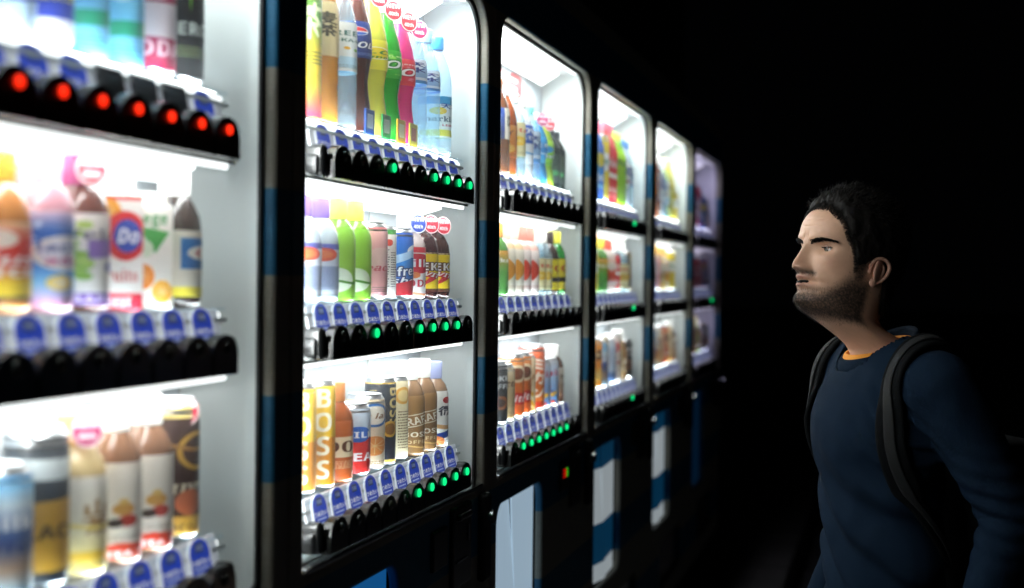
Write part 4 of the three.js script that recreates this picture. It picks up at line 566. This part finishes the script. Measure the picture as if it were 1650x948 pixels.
// --- head: stacked sections from the neck to the crown (y 0 = chin, z 0 = ear line), then local relief for the features
const fF = table([[-0.1, 0.052], [-0.06, 0.05], [-0.035, 0.05], [-0.018, 0.056], [-0.006, 0.074], [0.002, 0.089], [0.012, 0.0985], [0.022, 0.0985], [0.031, 0.094], [0.04, 0.0965], [0.0475, 0.0955], [0.056, 0.0985], [0.065, 0.0965], [0.08, 0.0945], [0.1, 0.094], [0.113, 0.0955], [0.125, 0.1], [0.14, 0.101], [0.16, 0.097], [0.18, 0.085], [0.2, 0.062], [0.214, 0.034], [0.2205, 0.015], [0.2225, 0.0005]]);
const fB = table([[-0.1, 0.09], [-0.05, 0.085], [0, 0.076], [0.03, 0.078], [0.07, 0.09], [0.11, 0.1], [0.14, 0.102], [0.17, 0.096], [0.195, 0.076], [0.21, 0.052], [0.219, 0.024], [0.2225, 0.0005]]);
const fW = table([[-0.1, 0.066], [-0.05, 0.056], [-0.015, 0.054], [0.01, 0.0565], [0.035, 0.0605], [0.06, 0.065], [0.09, 0.0695], [0.12, 0.073], [0.15, 0.0755], [0.17, 0.073], [0.19, 0.062], [0.207, 0.044], [0.218, 0.02], [0.2225, 0.0005]]);
const fP = table([[-0.1, 1], [-0.03, 1.02], [0, 1.35], [0.03, 1.22], [0.06, 1.02], [0.1, 0.93], [0.14, 0.9], [0.2, 1]]);
const fNose = table([[0.056, 0], [0.061, 0.003], [0.065, 0.011], [0.068, 0.0205], [0.073, 0.0245], [0.08, 0.0235], [0.09, 0.019], [0.1, 0.0142], [0.108, 0.0108], [0.117, 0.0068], [0.128, 0.001], [0.135, 0]]);
const fNW = table([[0.06, 0.012], [0.07, 0.0125], [0.08, 0.0105], [0.095, 0.0092], [0.11, 0.0095], [0.125, 0.014]]);
const gs = (v, c, s) => Math.exp(-(((v - c) / s) ** 2));
const tilt = (p) => { const a = -0.19 * sstep(-0.085, 0.01, p.y), dy = p.y - 0.03, c = Math.cos(a), s = Math.sin(a); const q = V(p.x, dy * c - p.z * s + 0.03, dy * s + p.z * c); q.z -= 0.086 * (1 - sstep(-0.068, 0.008, p.y)); return q; };
function rawHead(t, y) { // t: 0 front, +-pi back
  const ct = Math.cos(t), st = Math.sin(t), w = fW(y), front = ct > 0;
  let x = w * Math.sign(st) * Math.abs(st) ** (front ? fP(y) : 1), z = front ? fF(y) * ct ** 0.92 : -fB(y) * (-ct) ** 0.92;
  const ax = Math.abs(x), f = sstep(0.15, 0.6, ct);
  if (f > 0) {
    let dz = fNose(y) * gs(x, 0, fNW(y));
    dz += 0.0085 * gs(ax, 0.0125, 0.0062) * gs(y, 0.0685, 0.0058);                     // nostril wings
    dz -= 0.004 * gs(ax, 0.007, 0.0035) * gs(y, 0.0615, 0.0028);                        // nostrils
    dz -= 0.0125 * gs(ax, 0.031, 0.0145) * gs(y, 0.1105, 0.0105);                      // eye sockets
    dz += 0.0042 * gs(ax, 0.026, 0.02) * gs(y, 0.1265, 0.0065);                         // brow
    dz -= 0.0025 * gs(ax, 0, 0.008) * gs(y, 0.126, 0.006);                              // frown crease
    dz -= 0.0011 * sstep(0.04, 0.02, ax) * (gs(y, 0.146 + 4 * x * x, 0.0018) + gs(y, 0.158 + 3 * x * x, 0.0018)) + 0.0016 * gs(ax, 0.0055, 0.0018) * gs(y, 0.127, 0.008); // furrows
    dz += 0.0045 * gs(ax, 0.046, 0.016) * gs(y, 0.09, 0.013);                           // cheekbone
    dz -= 0.0032 * gs(ax, 0.042, 0.014) * gs(y, 0.055, 0.016);                          // hollow cheek
    dz -= 0.0022 * gs(ax - 0.0195 - (0.072 - y) * 0.35, 0, 0.004) * sstep(0.036, 0.05, y) * sstep(0.08, 0.07, y); // fold beside the mouth
    dz += 0.0062 * gs(x, 0, 0.0175) * gs(y, 0.0548, 0.0042) + 0.0068 * gs(x, 0, 0.0155) * gs(y, 0.0405, 0.0048);
    dz -= 0.0085 * gs(x, 0, 0.0185) * gs(y, 0.0478, 0.0026);                            // parted lips
    dz += 0.004 * gs(x, 0, 0.016) * gs(y, 0.013, 0.009);
    z += dz * f;
  }
  const side = sstep(0.3, 0.9, Math.abs(st));
  x -= Math.sign(x) * side * (0.0035 * gs(y, 0.135, 0.012) * gs(z, 0.045, 0.02));
  return V(x, y, z);
}
const beardMask = (p) => { // where the beard grows, in untilted head space
  const ax = Math.abs(p.x), cheek = p.z > 0.02 ? 0.036 + 0.032 * sstep(0.078, 0.03, p.z) : 0.07 + 0.03 * sstep(0.0, 0.02, p.z) * 0;
  const low = sstep(cheek + 0.015, cheek - 0.022, p.y) * sstep(-0.021, -0.001, p.y) * sstep(-0.012, 0.006, p.z);
  const burn = gs(p.z, 0.022, 0.013) * sstep(0.045, 0.065, p.y) * sstep(0.15, 0.11, p.y) * sstep(0.045, 0.058, ax);
  const tache = p.z > 0.07 ? gs(p.y, 0.0625, 0.0052) * sstep(0.032, 0.02, ax) : 0;
  const lipClear = p.z > 0.07 ? 1 - gs(ax, 0, 0.021) * gs(p.y, 0.0478, 0.0115) : 1;
  return clamp(Math.max(low * lipClear, burn, tache * 0.9));
};
const headPt = (t, y) => tilt(rawHead(t, y));
function grid(nu, nv, fn, colour) {
  const pos = [], col = [], uv = [], idx = [];
  for (let j = 0; j <= nv; j++) for (let i = 0; i <= nu; i++) { const r = fn(i / nu, j / nv); pos.push(r.x, r.y, r.z); uv.push(i / nu, j / nv); if (colour) col.push(...colour(i / nu, j / nv)); }
  for (let j = 0; j < nv; j++) for (let i = 0; i < nu; i++) { const a = j * (nu + 1) + i; idx.push(a, a + 1, a + nu + 1, a + 1, a + nu + 2, a + nu + 1); }
  const g = new THREE.BufferGeometry(); g.setAttribute('position', new THREE.Float32BufferAttribute(pos, 3)); g.setAttribute('uv', new THREE.Float32BufferAttribute(uv, 2)); if (colour) g.setAttribute('color', new THREE.Float32BufferAttribute(col, 3)); g.setIndex(idx); g.computeVertexNormals(); return g;
}
const tOf = (u) => { const s = u * 2 - 1; return Math.PI * Math.sign(s) * (0.45 * Math.abs(s) + 0.55 * s * s); };  // columns gather at the face
const yOf = (v) => -0.1 + 0.3225 * (v < 0.92 ? v * 1.0 : 0.92 + (v - 0.92));
const SKIN = [0.65, 0.38, 0.252], HAIRC = [0.02, 0.016, 0.013];
const hairTable = table([[0, 0.187], [0.35, 0.184], [0.62, 0.172], [0.82, 0.158], [0.98, 0.135], [1.12, 0.112], [1.24, 0.082], [1.42, 0.09], [1.7, 0.095], [1.95, 0.05], [2.3, 0.012], [3.15, 0.0]]);
const hairLine = (t) => hairTable(Math.abs(t));
function skinColour(u, v) {
  const p = rawHead(tOf(u), yOf(v)), n = 0.5 + 0.5 * noise.noise(p.x * 130, p.y * 130, p.z * 130), n2 = noise.noise(p.x * 600, p.y * 600, p.z * 600);
  let c = SKIN.map((q, i) => q * (1 + 0.09 * (n - 0.5) + 0.035 * n2 * (i ? 1 : 0.6)));
  const mixTo = (d, k) => { c = c.map((q, i) => q + (d[i] - q) * k); };
  const ax = Math.abs(p.x);
  if (p.z > 0.06) { mixTo([0.42, 0.17, 0.13], 0.8 * clamp(gs(ax, 0, 0.018) * (gs(p.y, 0.0545, 0.0042) + gs(p.y, 0.041, 0.005)))); mixTo([0.62, 0.55, 0.48], 0.75 * gs(p.x, 0, 0.011) * gs(p.y, 0.0485, 0.0012)); }
  mixTo([0.6, 0.29, 0.2], 0.28 * gs(ax, 0.042, 0.018) * gs(p.y, 0.085, 0.016));
  if (p.z > 0.06) mixTo([0.48, 0.25, 0.17], 0.35 * gs(ax, 0, 0.016) * gs(p.y, 0.074, 0.01));
  { const t = tOf(u), hl = hairLine(t); mixTo(HAIRC, 0.8 * sstep(hl - 0.012, hl + 0.004, p.y + 0.006 * noise.noise(p.x * 180, p.y * 180, p.z * 180)) * (Math.abs(t) > 1.3 && Math.abs(t) < 1.9 ? 0 : 1)); }
  mixTo([0.024, 0.0175, 0.0125], 0.96 * beardMask(p) * clamp(0.9 + 0.34 * noise.noise(p.x * 300, p.y * 300, p.z * 300) + 0.12 * n2));
  return c;
}
const headG = grid(260, 280, (u, v) => headPt(tOf(u), yOf(v)), skinColour);
const earGeo = (() => { // outer rim, inner fold, bowl and lobe
  const C = (pts, r) => { const g = new THREE.TubeGeometry(new THREE.CatmullRomCurve3(pts.map((q) => V(...q))), 40, r, 10); return g; };
  const rim = C([[0.003, -0.004, 0.012], [0.008, 0.012, 0.016], [0.013, 0.027, 0.008], [0.017, 0.03, -0.008], [0.02, 0.019, -0.02], [0.018, 0.0, -0.021], [0.012, -0.016, -0.014], [0.007, -0.026, -0.004]], 0.0042);
  const fold = C([[0.009, 0.018, 0.004], [0.013, 0.017, -0.008], [0.014, 0.004, -0.013], [0.011, -0.01, -0.009], [0.007, -0.016, 0.002]], 0.0029);
  const bowl = new THREE.SphereGeometry(1, 24, 18).scale(0.0065, 0.029, 0.0215).rotateY(0.5).translate(0.0085, 0.003, -0.005);
  const lobe = new THREE.SphereGeometry(1, 18, 14).scale(0.0058, 0.0105, 0.0095).translate(0.007, -0.025, 0.0);
  const tragus = new THREE.SphereGeometry(1, 12, 10).scale(0.005, 0.007, 0.0045).translate(0.004, -0.002, 0.014);
  return merge([rim, fold, bowl, lobe, tragus]);
})();
const withColour = (g, c) => { const n = g.attributes.position.count, a = new Float32Array(n * 3); for (let i = 0; i < n; i++) a.set(c, i * 3); g.setAttribute('color', new THREE.BufferAttribute(a, 3)); return g; };
const headScale = 0.965;
const mHead = new THREE.Matrix4().compose(V(0, 1.385, 0.012).add(V(0, 0, 0)), new THREE.Quaternion().setFromAxisAngle(V(0, 1, 0), faceDir - bodyDir), V(headScale, headScale, headScale));
const earAt = (s) => { const g = earGeo.clone(); if (s < 0) { g.scale(-1, 1, 1); } g.rotateZ(0); const p = tilt(V(s * 0.066, 0.084, -0.006)); g.scale(0.85, 0.8, 0.85).rotateX(-0.3).translate(p.x, p.y, p.z); return g; };
function flipIdx(g) { const p = g.attributes.position.array, nn = g.attributes.normal.array; for (const a of [p, nn]) for (let i = 0; i < a.length; i += 9) for (let k = 0; k < 3; k++) [a[i + 3 + k], a[i + 6 + k]] = [a[i + 6 + k], a[i + 3 + k]]; return g; }
// lids
const lidGeo = (s, up) => { const g = new THREE.SphereGeometry(0.0138, 28, 14, 0, Math.PI * 2, up ? 0 : Math.PI * 0.6, up ? Math.PI * 0.408 : Math.PI * 0.4).rotateX(-0.05); const p = tilt(V(s * 0.0305, 0.1098, 0.0668)); return g.translate(p.x, p.y, p.z); };
M.skin = phys(0xffffff, 0.5, { vertexColors: true, sheen: 0.15, sheenColor: new THREE.Color(0.9, 0.6, 0.45), bumpMap: speck, bumpScale: 0.00025 });
speck.repeat.set(1, 1);
function mergeC(list) { return mergeGeometries(list.map((g) => { const q = g.index ? g.toNonIndexed() : g; for (const k of Object.keys(q.attributes)) if (!['position', 'normal', 'uv', 'color'].includes(k)) q.deleteAttribute(k); return q; })); }
// hands, out of the picture but hanging at the sides
function handField(s, W) { // W wrist position, s side
  const pr = [[[0, 0, 0], [0, -0.07, 0.008], 0.024, 0.03]];
  [[-0.022, 0.06], [-0.007, 0.07], [0.008, 0.066], [0.022, 0.052]].forEach(([z, l]) => { pr.push([[0, -0.075, z + 0.008], [s * -0.006, -0.075 - l * 0.5, z + 0.01], 0.0098, 0.009]); pr.push([[s * -0.006, -0.075 - l * 0.5, z + 0.01], [s * -0.02, -0.075 - l, z + 0.014], 0.009, 0.0078]); });
  pr.push([[s * -0.008, -0.03, 0.025], [s * -0.018, -0.062, 0.046], 0.012, 0.0105], [[s * -0.018, -0.062, 0.046], [s * -0.02, -0.088, 0.05], 0.0105, 0.0088]);
  return (x, y, z) => { let d = 1; pr.forEach(([a, b, ra, rb], i) => { d = smin(d, cap(x - W[0], y - W[1], z - W[2], a, b, ra, rb), i ? 0.006 : 0.001); }); return d; };
}
const WRIST = [0.262, 0.8, -0.02], HANDZ = -0.06;
const hands = [1, -1].map((s) => { const w = [s * WRIST[0], WRIST[1] + 0.02, WRIST[2] + HANDZ]; return withColour(nets(handField(s, w), [w[0] - 0.06, w[1] - 0.18, w[2] - 0.06], [w[0] + 0.06, w[1] + 0.04, w[2] + 0.09], 0.004), SKIN); });
const skinParts = [headG, withColour(earAt(1), [0.5, 0.27, 0.19]), flipIdx(withColour(earAt(-1), [0.5, 0.27, 0.19])), ...[1, -1].flatMap((s) => [withColour(lidGeo(s, true), [0.4, 0.23, 0.16]), withColour(lidGeo(s, false), [0.45, 0.27, 0.19])])].map((g) => g.applyMatrix4(mHead));
mesh('body', mergeC([...skinParts, ...hands]), M.skin, man);
// eyes
const eyeTex = canvasTex(256, 128, (x, w, h) => { x.fillStyle = '#c2bab0'; x.fillRect(0, 0, w, h); for (const [r, c] of [[30, '#1c120c'], [27, '#3a2414'], [13, '#050404']]) { x.fillStyle = c; x.beginPath(); x.ellipse(64, 64, r * 0.86, r * 0.8, 0, 0, 7); x.fill(); } });
M.eye = phys(0xffffff, 0.1, { map: eyeTex, clearcoat: 1, clearcoatRoughness: 0.03 });
for (const s of [1, -1]) { const p = tilt(V(s * 0.0305, 0.1098, 0.0668)); mesh('eyeball', new THREE.SphereGeometry(0.0129, 28, 20).rotateY(-Math.PI * 0 ).rotateX(-0.06).translate(p.x, p.y, p.z).applyMatrix4(mHead), M.eye, man); }
// hair: cap shell plus many strands
const hairT = (t, y) => { const hl = hairLine(t) + 0.005 * noise.noise(t * 9, 3, y * 30), m = sstep(hl - 0.004, hl + 0.02, y); const a = Math.abs(t); return { m, th: m * (0.005 + 0.008 * sstep(0.14, 0.2, y) + 0.003 * sstep(0.9, 0.2, a) * sstep(0.17, 0.195, y)) - 0.003 * (1 - m) }; };
const nrm = (t, y) => { const a = rawHead(t + 0.01, y), b = rawHead(t - 0.01, y), c = rawHead(t, Math.min(0.2222, y + 0.002)), e = rawHead(t, y - 0.002); const n = a.sub(b).cross(c.sub(e)).normalize(); return n.lengthSq() > 0.5 ? n.multiplyScalar(-1) : V(0, 1, 0); };
const outward = (t, y) => { const p = rawHead(t, y), n = nrm(t, y); const o = V(p.x, (p.y - 0.12) * 1.0, p.z); if (n.dot(o) < 0) n.multiplyScalar(-1); return n; };
const hairPt = (t, y) => { const p = rawHead(t, y), h = hairT(t, y), n = outward(t, Math.min(y, 0.221)); const q = noise.noise(p.x * 90 + 3, p.y * 40, p.z * 90) * 0.0035 + noise.noise(p.x * 260, p.y * 120, p.z * 260) * 0.0016; return tilt(p.addScaledVector(n, h.th + q * h.m)); };
M.hair = phys(new THREE.Color(0.011, 0.0095, 0.0085), 0.6, { specularIntensity: 0.18 });
const hairG = grid(150, 120, (u, v) => hairPt((u * 2 - 1) * Math.PI, -0.02 + 0.2424 * v));
function strands(list) { // [root, dir, len, width, bend] -> three-sided curved spikes
  const pos = [], idx = [];
  for (const [p, dr, len, w, bend] of list) {
    const side = V(rr(-1, 1), rr(-1, 1), rr(-1, 1)).cross(dr).normalize(), up = side.clone().cross(dr).normalize(), b0 = pos.length / 3;
    for (let s = 0; s < 3; s++) { const f = s / 3, c = p.clone().addScaledVector(dr, len * f).addScaledVector(bend, len * f * f), r = w * (1 - f * 0.8); for (let k = 0; k < 3; k++) { const a = k * 2.094; pos.push(c.x + (side.x * Math.cos(a) + up.x * Math.sin(a)) * r, c.y + (side.y * Math.cos(a) + up.y * Math.sin(a)) * r, c.z + (side.z * Math.cos(a) + up.z * Math.sin(a)) * r); } }
    const e = p.clone().addScaledVector(dr, len).addScaledVector(bend, len); pos.push(e.x, e.y, e.z);
    for (let s = 0; s < 2; s++) for (let k = 0; k < 3; k++) { const a = b0 + s * 3 + k, b = b0 + s * 3 + (k + 1) % 3; idx.push(a, b, a + 3, b, b + 3, a + 3); }
    for (let k = 0; k < 3; k++) idx.push(b0 + 6 + k, b0 + 6 + (k + 1) % 3, b0 + 9);
  }
  const g = new THREE.BufferGeometry(); g.setAttribute('position', new THREE.Float32BufferAttribute(pos, 3)); g.setAttribute('uv', new THREE.Float32BufferAttribute(new Float32Array(pos.length / 3 * 2), 2)); g.setIndex(idx); g.computeVertexNormals(); return g;
}
{
  const list = [];
  for (let i = 0; i < 5200; i++) {
    const t = rr(-Math.PI, Math.PI), y = 0.2215 - 0.2 * rnd() ** 1.5; if (hairT(t, y).m < 0.35) continue;
    const p = hairPt(t, y), n = outward(t, y), top = sstep(0.15, 0.2, y);
    const dir = V(n.x, n.y, n.z).multiplyScalar(0.35 + 0.35 * top).add(V(rr(-0.4, 0.4), -0.8 * (1 - top) + rr(-0.2, 0.2), -0.55 * top + rr(-0.3, 0.3))).normalize();
    list.push([p.addScaledVector(n, -0.002), dir, rr(0.008, 0.014) + 0.012 * top * rnd(), 0.0005, V(rr(-0.2, 0.2), -0.15, -0.15)]);
  }
  for (let i = 0; i < 2600; i++) {
    const t = rr(-1.25, 1.25), y = hairLine(t) + rr(-0.009, 0.012), p = tilt(rawHead(t, y)), n = outward(t, y), a = Math.abs(t);
    list.push([p, n.multiplyScalar(0.4).add(V(Math.sign(t) * 0.3 * a + rr(-0.3, 0.3), 0.75 - 0.9 * sstep(0.5, 1.1, a) + rr(-0.2, 0.2), -0.5 + rr(-0.2, 0.2))).normalize(), rr(0.005, 0.012), 0.00032, V(0, 0, -0.2)]);
  }
  const hair = mesh('hair', mergeC([hairG, strands(list)]).applyMatrix4(mHead), M.hair, man);
  const bl = [];
  for (let i = 0; i < 13000; i++) {
    const t = rr(-1.7, 1.7), y = rr(-0.03, 0.13), raw = rawHead(t, y); if (beardMask(raw) * 0.95 < rnd()) continue;
    const p = tilt(raw), n = outward(t, y); bl.push([p, n.clone().multiplyScalar(0.6).add(V(rr(-0.3, 0.3), -0.8 + rr(-0.25, 0.25), rr(-0.2, 0.2))).normalize(), rr(0.0025, 0.0055), 0.00018, V(0, -0.1, 0)]);
  }
  M.beard = std(new THREE.Color(0.014, 0.0105, 0.008), 0.6);
  mesh('beard', strands(bl).applyMatrix4(mHead), M.beard, man);
  for (const s of [1, -1]) {
    const br = [];
    for (let i = 0; i < 420; i++) {
      const f = rnd(), x = 0.0105 + 0.042 * f, yy = 0.1212 + 0.0058 * Math.sin(f * 2.3) - 0.0035 * f * f - 0.0045 * (1 - f) + rr(-0.0032, 0.0032) * (1 - 0.6 * f);
      let a = 0, b = Math.PI / 2; for (let k = 0; k < 24; k++) { const c = (a + b) / 2; if (Math.abs(rawHead(c, yy).x) < x) a = c; else b = c; }
      const t = s * a, p = tilt(rawHead(t, yy)), n = outward(t, yy); br.push([p, V(s * (0.75 + 0.2 * f), 0.35 * (1 - f) - 0.15 * f + rr(-0.15, 0.15), -0.35 * f).addScaledVector(n, 0.35).normalize(), rr(0.006, 0.0095), 0.0005, V(0, -0.08, 0)]);
    }
    mesh('eyebrow', strands(br).applyMatrix4(mHead), M.hair, man);
    const c0 = tilt(V(s * 0.0305, 0.1098, 0.0668)), lash = [];
    for (let i = 0; i < 40; i++) { const a = -1.1 + 2.2 * (i / 39), e = 0.02; const dir = V(Math.sin(a) * Math.cos(0.16), 0.16, Math.cos(a) * Math.cos(0.16)); lash.push([c0.clone().addScaledVector(dir, 0.0129), dir.clone().add(V(0, e, 0)).normalize(), 0.0055, 0.00045, V(0, 0.3, 0)]); }
    mesh('eyelashes', strands(lash).applyMatrix4(mHead), M.hair, man);
  }
}
// --- clothes
const SH = 1.29;
function torso(x, y, z) {
  const wy = sstep(0.9, 1.2, y), zz = z + 0.012 - 0.012 * wy;
  let d = cap(x * 0.7, y, zz, [0, 0.86, 0], [0, 1.21, 0], 0.088, 0.095);
  d = smin(d, cap(x * 0.66, y, z, [0, 1.19, 0.006], [0, 1.25, -0.006], 0.093, 0.08), 0.05);
  for (const s of [1, -1]) {
    d = smin(d, cap(x, y, z, [s * 0.03, SH + 0.03, -0.022], [s * 0.155, SH - 0.012, -0.02], 0.052, 0.049), 0.05);
    const arm = Math.min(cap(x, y, z, [s * 0.172, SH - 0.015, -0.022], [s * 0.232, 1.07, -0.115], 0.057, 0.048), smin(cap(x, y, z, [s * 0.232, 1.07, -0.115], [s * WRIST[0], WRIST[1] + 0.02, WRIST[2]], 0.048, 0.036), 1, 0.001));
    d = smin(d, arm, s > 0 ? 0.024 : 0.024);
  }
  return d;
}
function sweaterField(x, y, z) {
  let d = torso(x, y, z);
  // cloth folds: slanting drags across the belly, creases at the elbow and the armpit
  const low = sstep(1.2, 1.0, y) * sstep(0.24, 0.1, Math.abs(x));
  d += 0.008 * low * Math.sin((y * 1.0 + x * 0.55 + 0.05 * Math.sin(x * 14)) * 62 + 2.5 * noise.noise(x * 6, y * 6, z * 6));
  d += 0.005 * noise.noise(x * 11, y * 7 + 3, z * 11) + 0.002 * noise.noise(x * 30, y * 16, z * 30);
  const el = Math.hypot(Math.abs(x) - 0.235, y - 1.08, z + 0.1); d += 0.004 * gs(el, 0, 0.08) * Math.sin(y * 210 + x * 60);
  const pit = Math.hypot(Math.abs(x) - 0.15, y - 1.2, z - 0.03); d += 0.0035 * gs(pit, 0, 0.07) * Math.sin((x * 1.2 + y) * 150);
  d += 0.0032 * gs(Math.abs(x) - 0.152 + (y - 1.28) * 0.12, 0, 0.0045) * sstep(1.14, 1.2, y); // armhole seam
  // cuff, hem and neck openings
  d = Math.max(d, 0.862 - y - (Math.abs(x) > 0.19 ? 1 : 0) * 0.2, 0.815 - y);
  const nz = z + 0.008, rim = Math.hypot(x, nz > 0 ? nz : nz / 0.72); d = Math.max(d, -Math.max(rim - 0.0725, 1.25 - y), -Math.max(rim - 0.079, 1.323 - 0.03 * nz / 0.0715 - y));
  return d;
}
const BACK = -0.06; // the trunk stands behind the head
const knit = noiseTex(128, (x, y) => { const v = 128 + 70 * Math.sin(x / 128 * Math.PI * 64) * (0.7 + 0.3 * Math.sin(y / 128 * Math.PI * 64)) + rr(-35, 35); return [v, v, v]; });
knit.repeat.set(14, 14);
M.sweater = phys(new THREE.Color(0.0052, 0.0135, 0.028), 0.9, { specularIntensity: 0.15, bumpMap: knit, bumpScale: 0.0006 });
M.rib = phys(new THREE.Color(0.005, 0.013, 0.026), 0.9, { specularIntensity: 0.15, bumpMap: knit, bumpScale: 0.0008 });
const sweater = mesh('sweater', nets(sweaterField, [-0.33, 0.77, -0.22], [0.33, 1.42, 0.19], 0.0056), M.sweater, man);
function ring(rx, rz, y, drop, r, flat, cz) { // collar band round the neck, lower in front
  const pts = []; for (let i = 0; i < 48; i++) { const a = i / 48 * Math.PI * 2; pts.push(V(Math.sin(a) * rx, y - drop * Math.cos(a), cz + Math.cos(a) * rz * (Math.cos(a) > 0 ? 1 : 0.72))); }
  const curve = new THREE.CatmullRomCurve3(pts, true), g = new THREE.TubeGeometry(curve, 96, r, 12, true), p = g.attributes.position, nn = g.attributes.normal;
  for (let i = 0; i < p.count; i++) { const cx = p.getX(i) - nn.getX(i) * r, cy = p.getY(i) - nn.getY(i) * r, cz2 = p.getZ(i) - nn.getZ(i) * r; p.setXYZ(i, cx + nn.getX(i) * r, cy + nn.getY(i) * r * flat, cz2 + nn.getZ(i) * r); }
  g.computeVertexNormals(); return g;
}
mesh('collar', ring(0.0685, 0.0715, 1.325, 0.03, 0.0085, 1.9, -0.008), M.rib, sweater);
mesh('undershirt', ring(0.0625, 0.0655, 1.3255, 0.0185, 0.0062, 2.1, -0.008), phys(new THREE.Color(0.72, 0.27, 0.025), 0.85, { sheen: 0.2, bumpMap: knit, bumpScale: 0.0004 }), man);
for (const s of [1, -1]) mesh('cuff', new THREE.TorusGeometry(0.034, 0.008, 10, 28).rotateX(Math.PI / 2).scale(1, 2.4, 1).translate(s * WRIST[0], WRIST[1] + 0.026, WRIST[2]), M.rib, sweater);
const trouserField = (x, y, z) => { let d = cap(x * 0.62, y, z + 0.01, [0, 0.8, 0], [0, 0.84, 0], 0.088, 0.084); for (const s of [1, -1]) d = smin(d, smin(cap(x, y, z, [s * 0.085, 0.78, -0.005], [s * 0.09, 0.45, 0.012], 0.083, 0.062), cap(x, y, z, [s * 0.09, 0.45, 0.012], [s * 0.092, 0.09, -0.02], 0.062, 0.05), 0.02), 0.03); d += 0.004 * noise.noise(x * 12, y * 8, z * 12); return Math.max(d, 0.055 - y, y - 0.885); };
mesh('trousers', nets(trouserField, [-0.24, 0.03, -0.16], [0.24, 0.97, 0.16], 0.011), std(new THREE.Color(0.02, 0.022, 0.028), 0.95), man);
for (const s of [1, -1]) { const f = (x, y, z) => Math.max(smin(cap(x, y, z, [s * 0.094, 0.045, -0.05], [s * 0.1, 0.03, 0.12], 0.045, 0.04), cap(x, y, z, [s * 0.093, 0.11, -0.03], [s * 0.094, 0.04, -0.03], 0.042, 0.045), 0.03), -y); mesh('shoe', nets(f, [s * 0.1 - 0.08, -0.02, -0.12], [s * 0.1 + 0.08, 0.17, 0.19], 0.008), std(0x1a1a1c, 0.6), man); }

// --- backpack on his back, straps over both shoulders
for (const c of man.children) if (/sweater|undershirt|trousers|shoe/.test(c.name)) c.position.z = BACK;
const bag = thing('backpack', 'black backpack worn on the back of the man in navy sweater', 'backpack', [2.853, 0, 0.706]); bag.rotation.y = bodyDir;
bag.translateZ(BACK);
M.canvas = phys(new THREE.Color(0.006, 0.0066, 0.0072), 0.85, { specularIntensity: 0.1, bumpMap: knit, bumpScale: 0.0005 });
const bagField = (x, y, z) => { const q = [Math.abs(x) - 0.1, Math.abs(y - 1.0) - 0.13, Math.abs(z + 0.215) - 0.035]; return Math.hypot(Math.max(q[0], 0), Math.max(q[1], 0), Math.max(q[2], 0)) + Math.min(Math.max(...q), 0) - 0.045 + 0.004 * noise.noise(x * 15, y * 12, z * 15); };
mesh('bag', nets(bagField, [-0.17, 0.8, -0.32], [0.17, 1.25, -0.11], 0.01), M.canvas, bag);
mesh('front_pocket', rbox(0.2, 0.18, 0.04, 0.016, 0, 0.97, -0.305), M.canvas, bag);
function outTo(p, off) { // push a point out of (or into) the sweater along the field's gradient
  for (let k = 0; k < 14; k++) { const e = 0.004, dd = torso(p.x, p.y, p.z) - off; const g = V(torso(p.x + e, p.y, p.z) - torso(p.x - e, p.y, p.z), torso(p.x, p.y + e, p.z) - torso(p.x, p.y - e, p.z), torso(p.x, p.y, p.z + e) - torso(p.x, p.y, p.z - e)).normalize(); p.addScaledVector(g, -dd * 0.7); p.g = g; } return p;
}
function strap(s, w, th, off) {
  const key = [[0.085, 1.24, -0.15], [0.11, 1.335, -0.09], [0.124, 1.352, -0.03], [0.135, 1.32, 0.02], [0.14, 1.265, 0.045], [0.145, 1.2, 0.055], [0.15, 1.14, 0.045], [0.155, 1.085, 0.015], [0.155, 1.04, -0.03], [0.145, 1.0, -0.08], [0.13, 0.97, -0.13]];
  const curve = new THREE.CatmullRomCurve3(key.map(([x, y, z]) => outTo(V(s * x, y, z), 0.004))), N = 70, prof = [];
  for (let k = 0; k < 14; k++) { const a = k / 14 * Math.PI * 2; prof.push([Math.sign(Math.cos(a)) * Math.abs(Math.cos(a)) ** 0.45 * w / 2, Math.sign(Math.sin(a)) * Math.abs(Math.sin(a)) ** 0.7 * th / 2]); }
  const pos = [], uv = [], idx = [];
  for (let i = 0; i <= N; i++) {
    const f = i / N, p = outTo(curve.getPoint(f), off), tg = curve.getTangent(f), n = p.g.clone(), b = tg.clone().cross(n).normalize(), taper = f > 0.66 ? 1 - 0.45 * sstep(0.66, 0.72, f) : 1;
    for (const [u, v] of prof) { const q = p.clone().addScaledVector(b, u * taper).addScaledVector(n, v); pos.push(q.x, q.y, q.z); uv.push(u, f * 0.7); }
  }
  for (let i = 0; i < N; i++) for (let k = 0; k < 14; k++) { const a = i * 14 + k, b = i * 14 + (k + 1) % 14; idx.push(a, b, a + 14, b, b + 14, a + 14); }
  const g = new THREE.BufferGeometry(); g.setAttribute('position', new THREE.Float32BufferAttribute(pos, 3)); g.setAttribute('uv', new THREE.Float32BufferAttribute(uv, 2)); g.setIndex(idx); g.computeVertexNormals(); return g;
}
for (const s of [1, -1]) {
  const m = mesh('shoulder_strap', strap(s, 0.048, 0.010, 0.009), M.canvas, bag);
  mesh('strap_binding', strap(s, 0.018, 0.004, 0.0148), phys(new THREE.Color(0.009, 0.0095, 0.01), 0.85, { bumpMap: knit, bumpScale: 0.0006 }), m);
}
renderer.render(scene, camera);
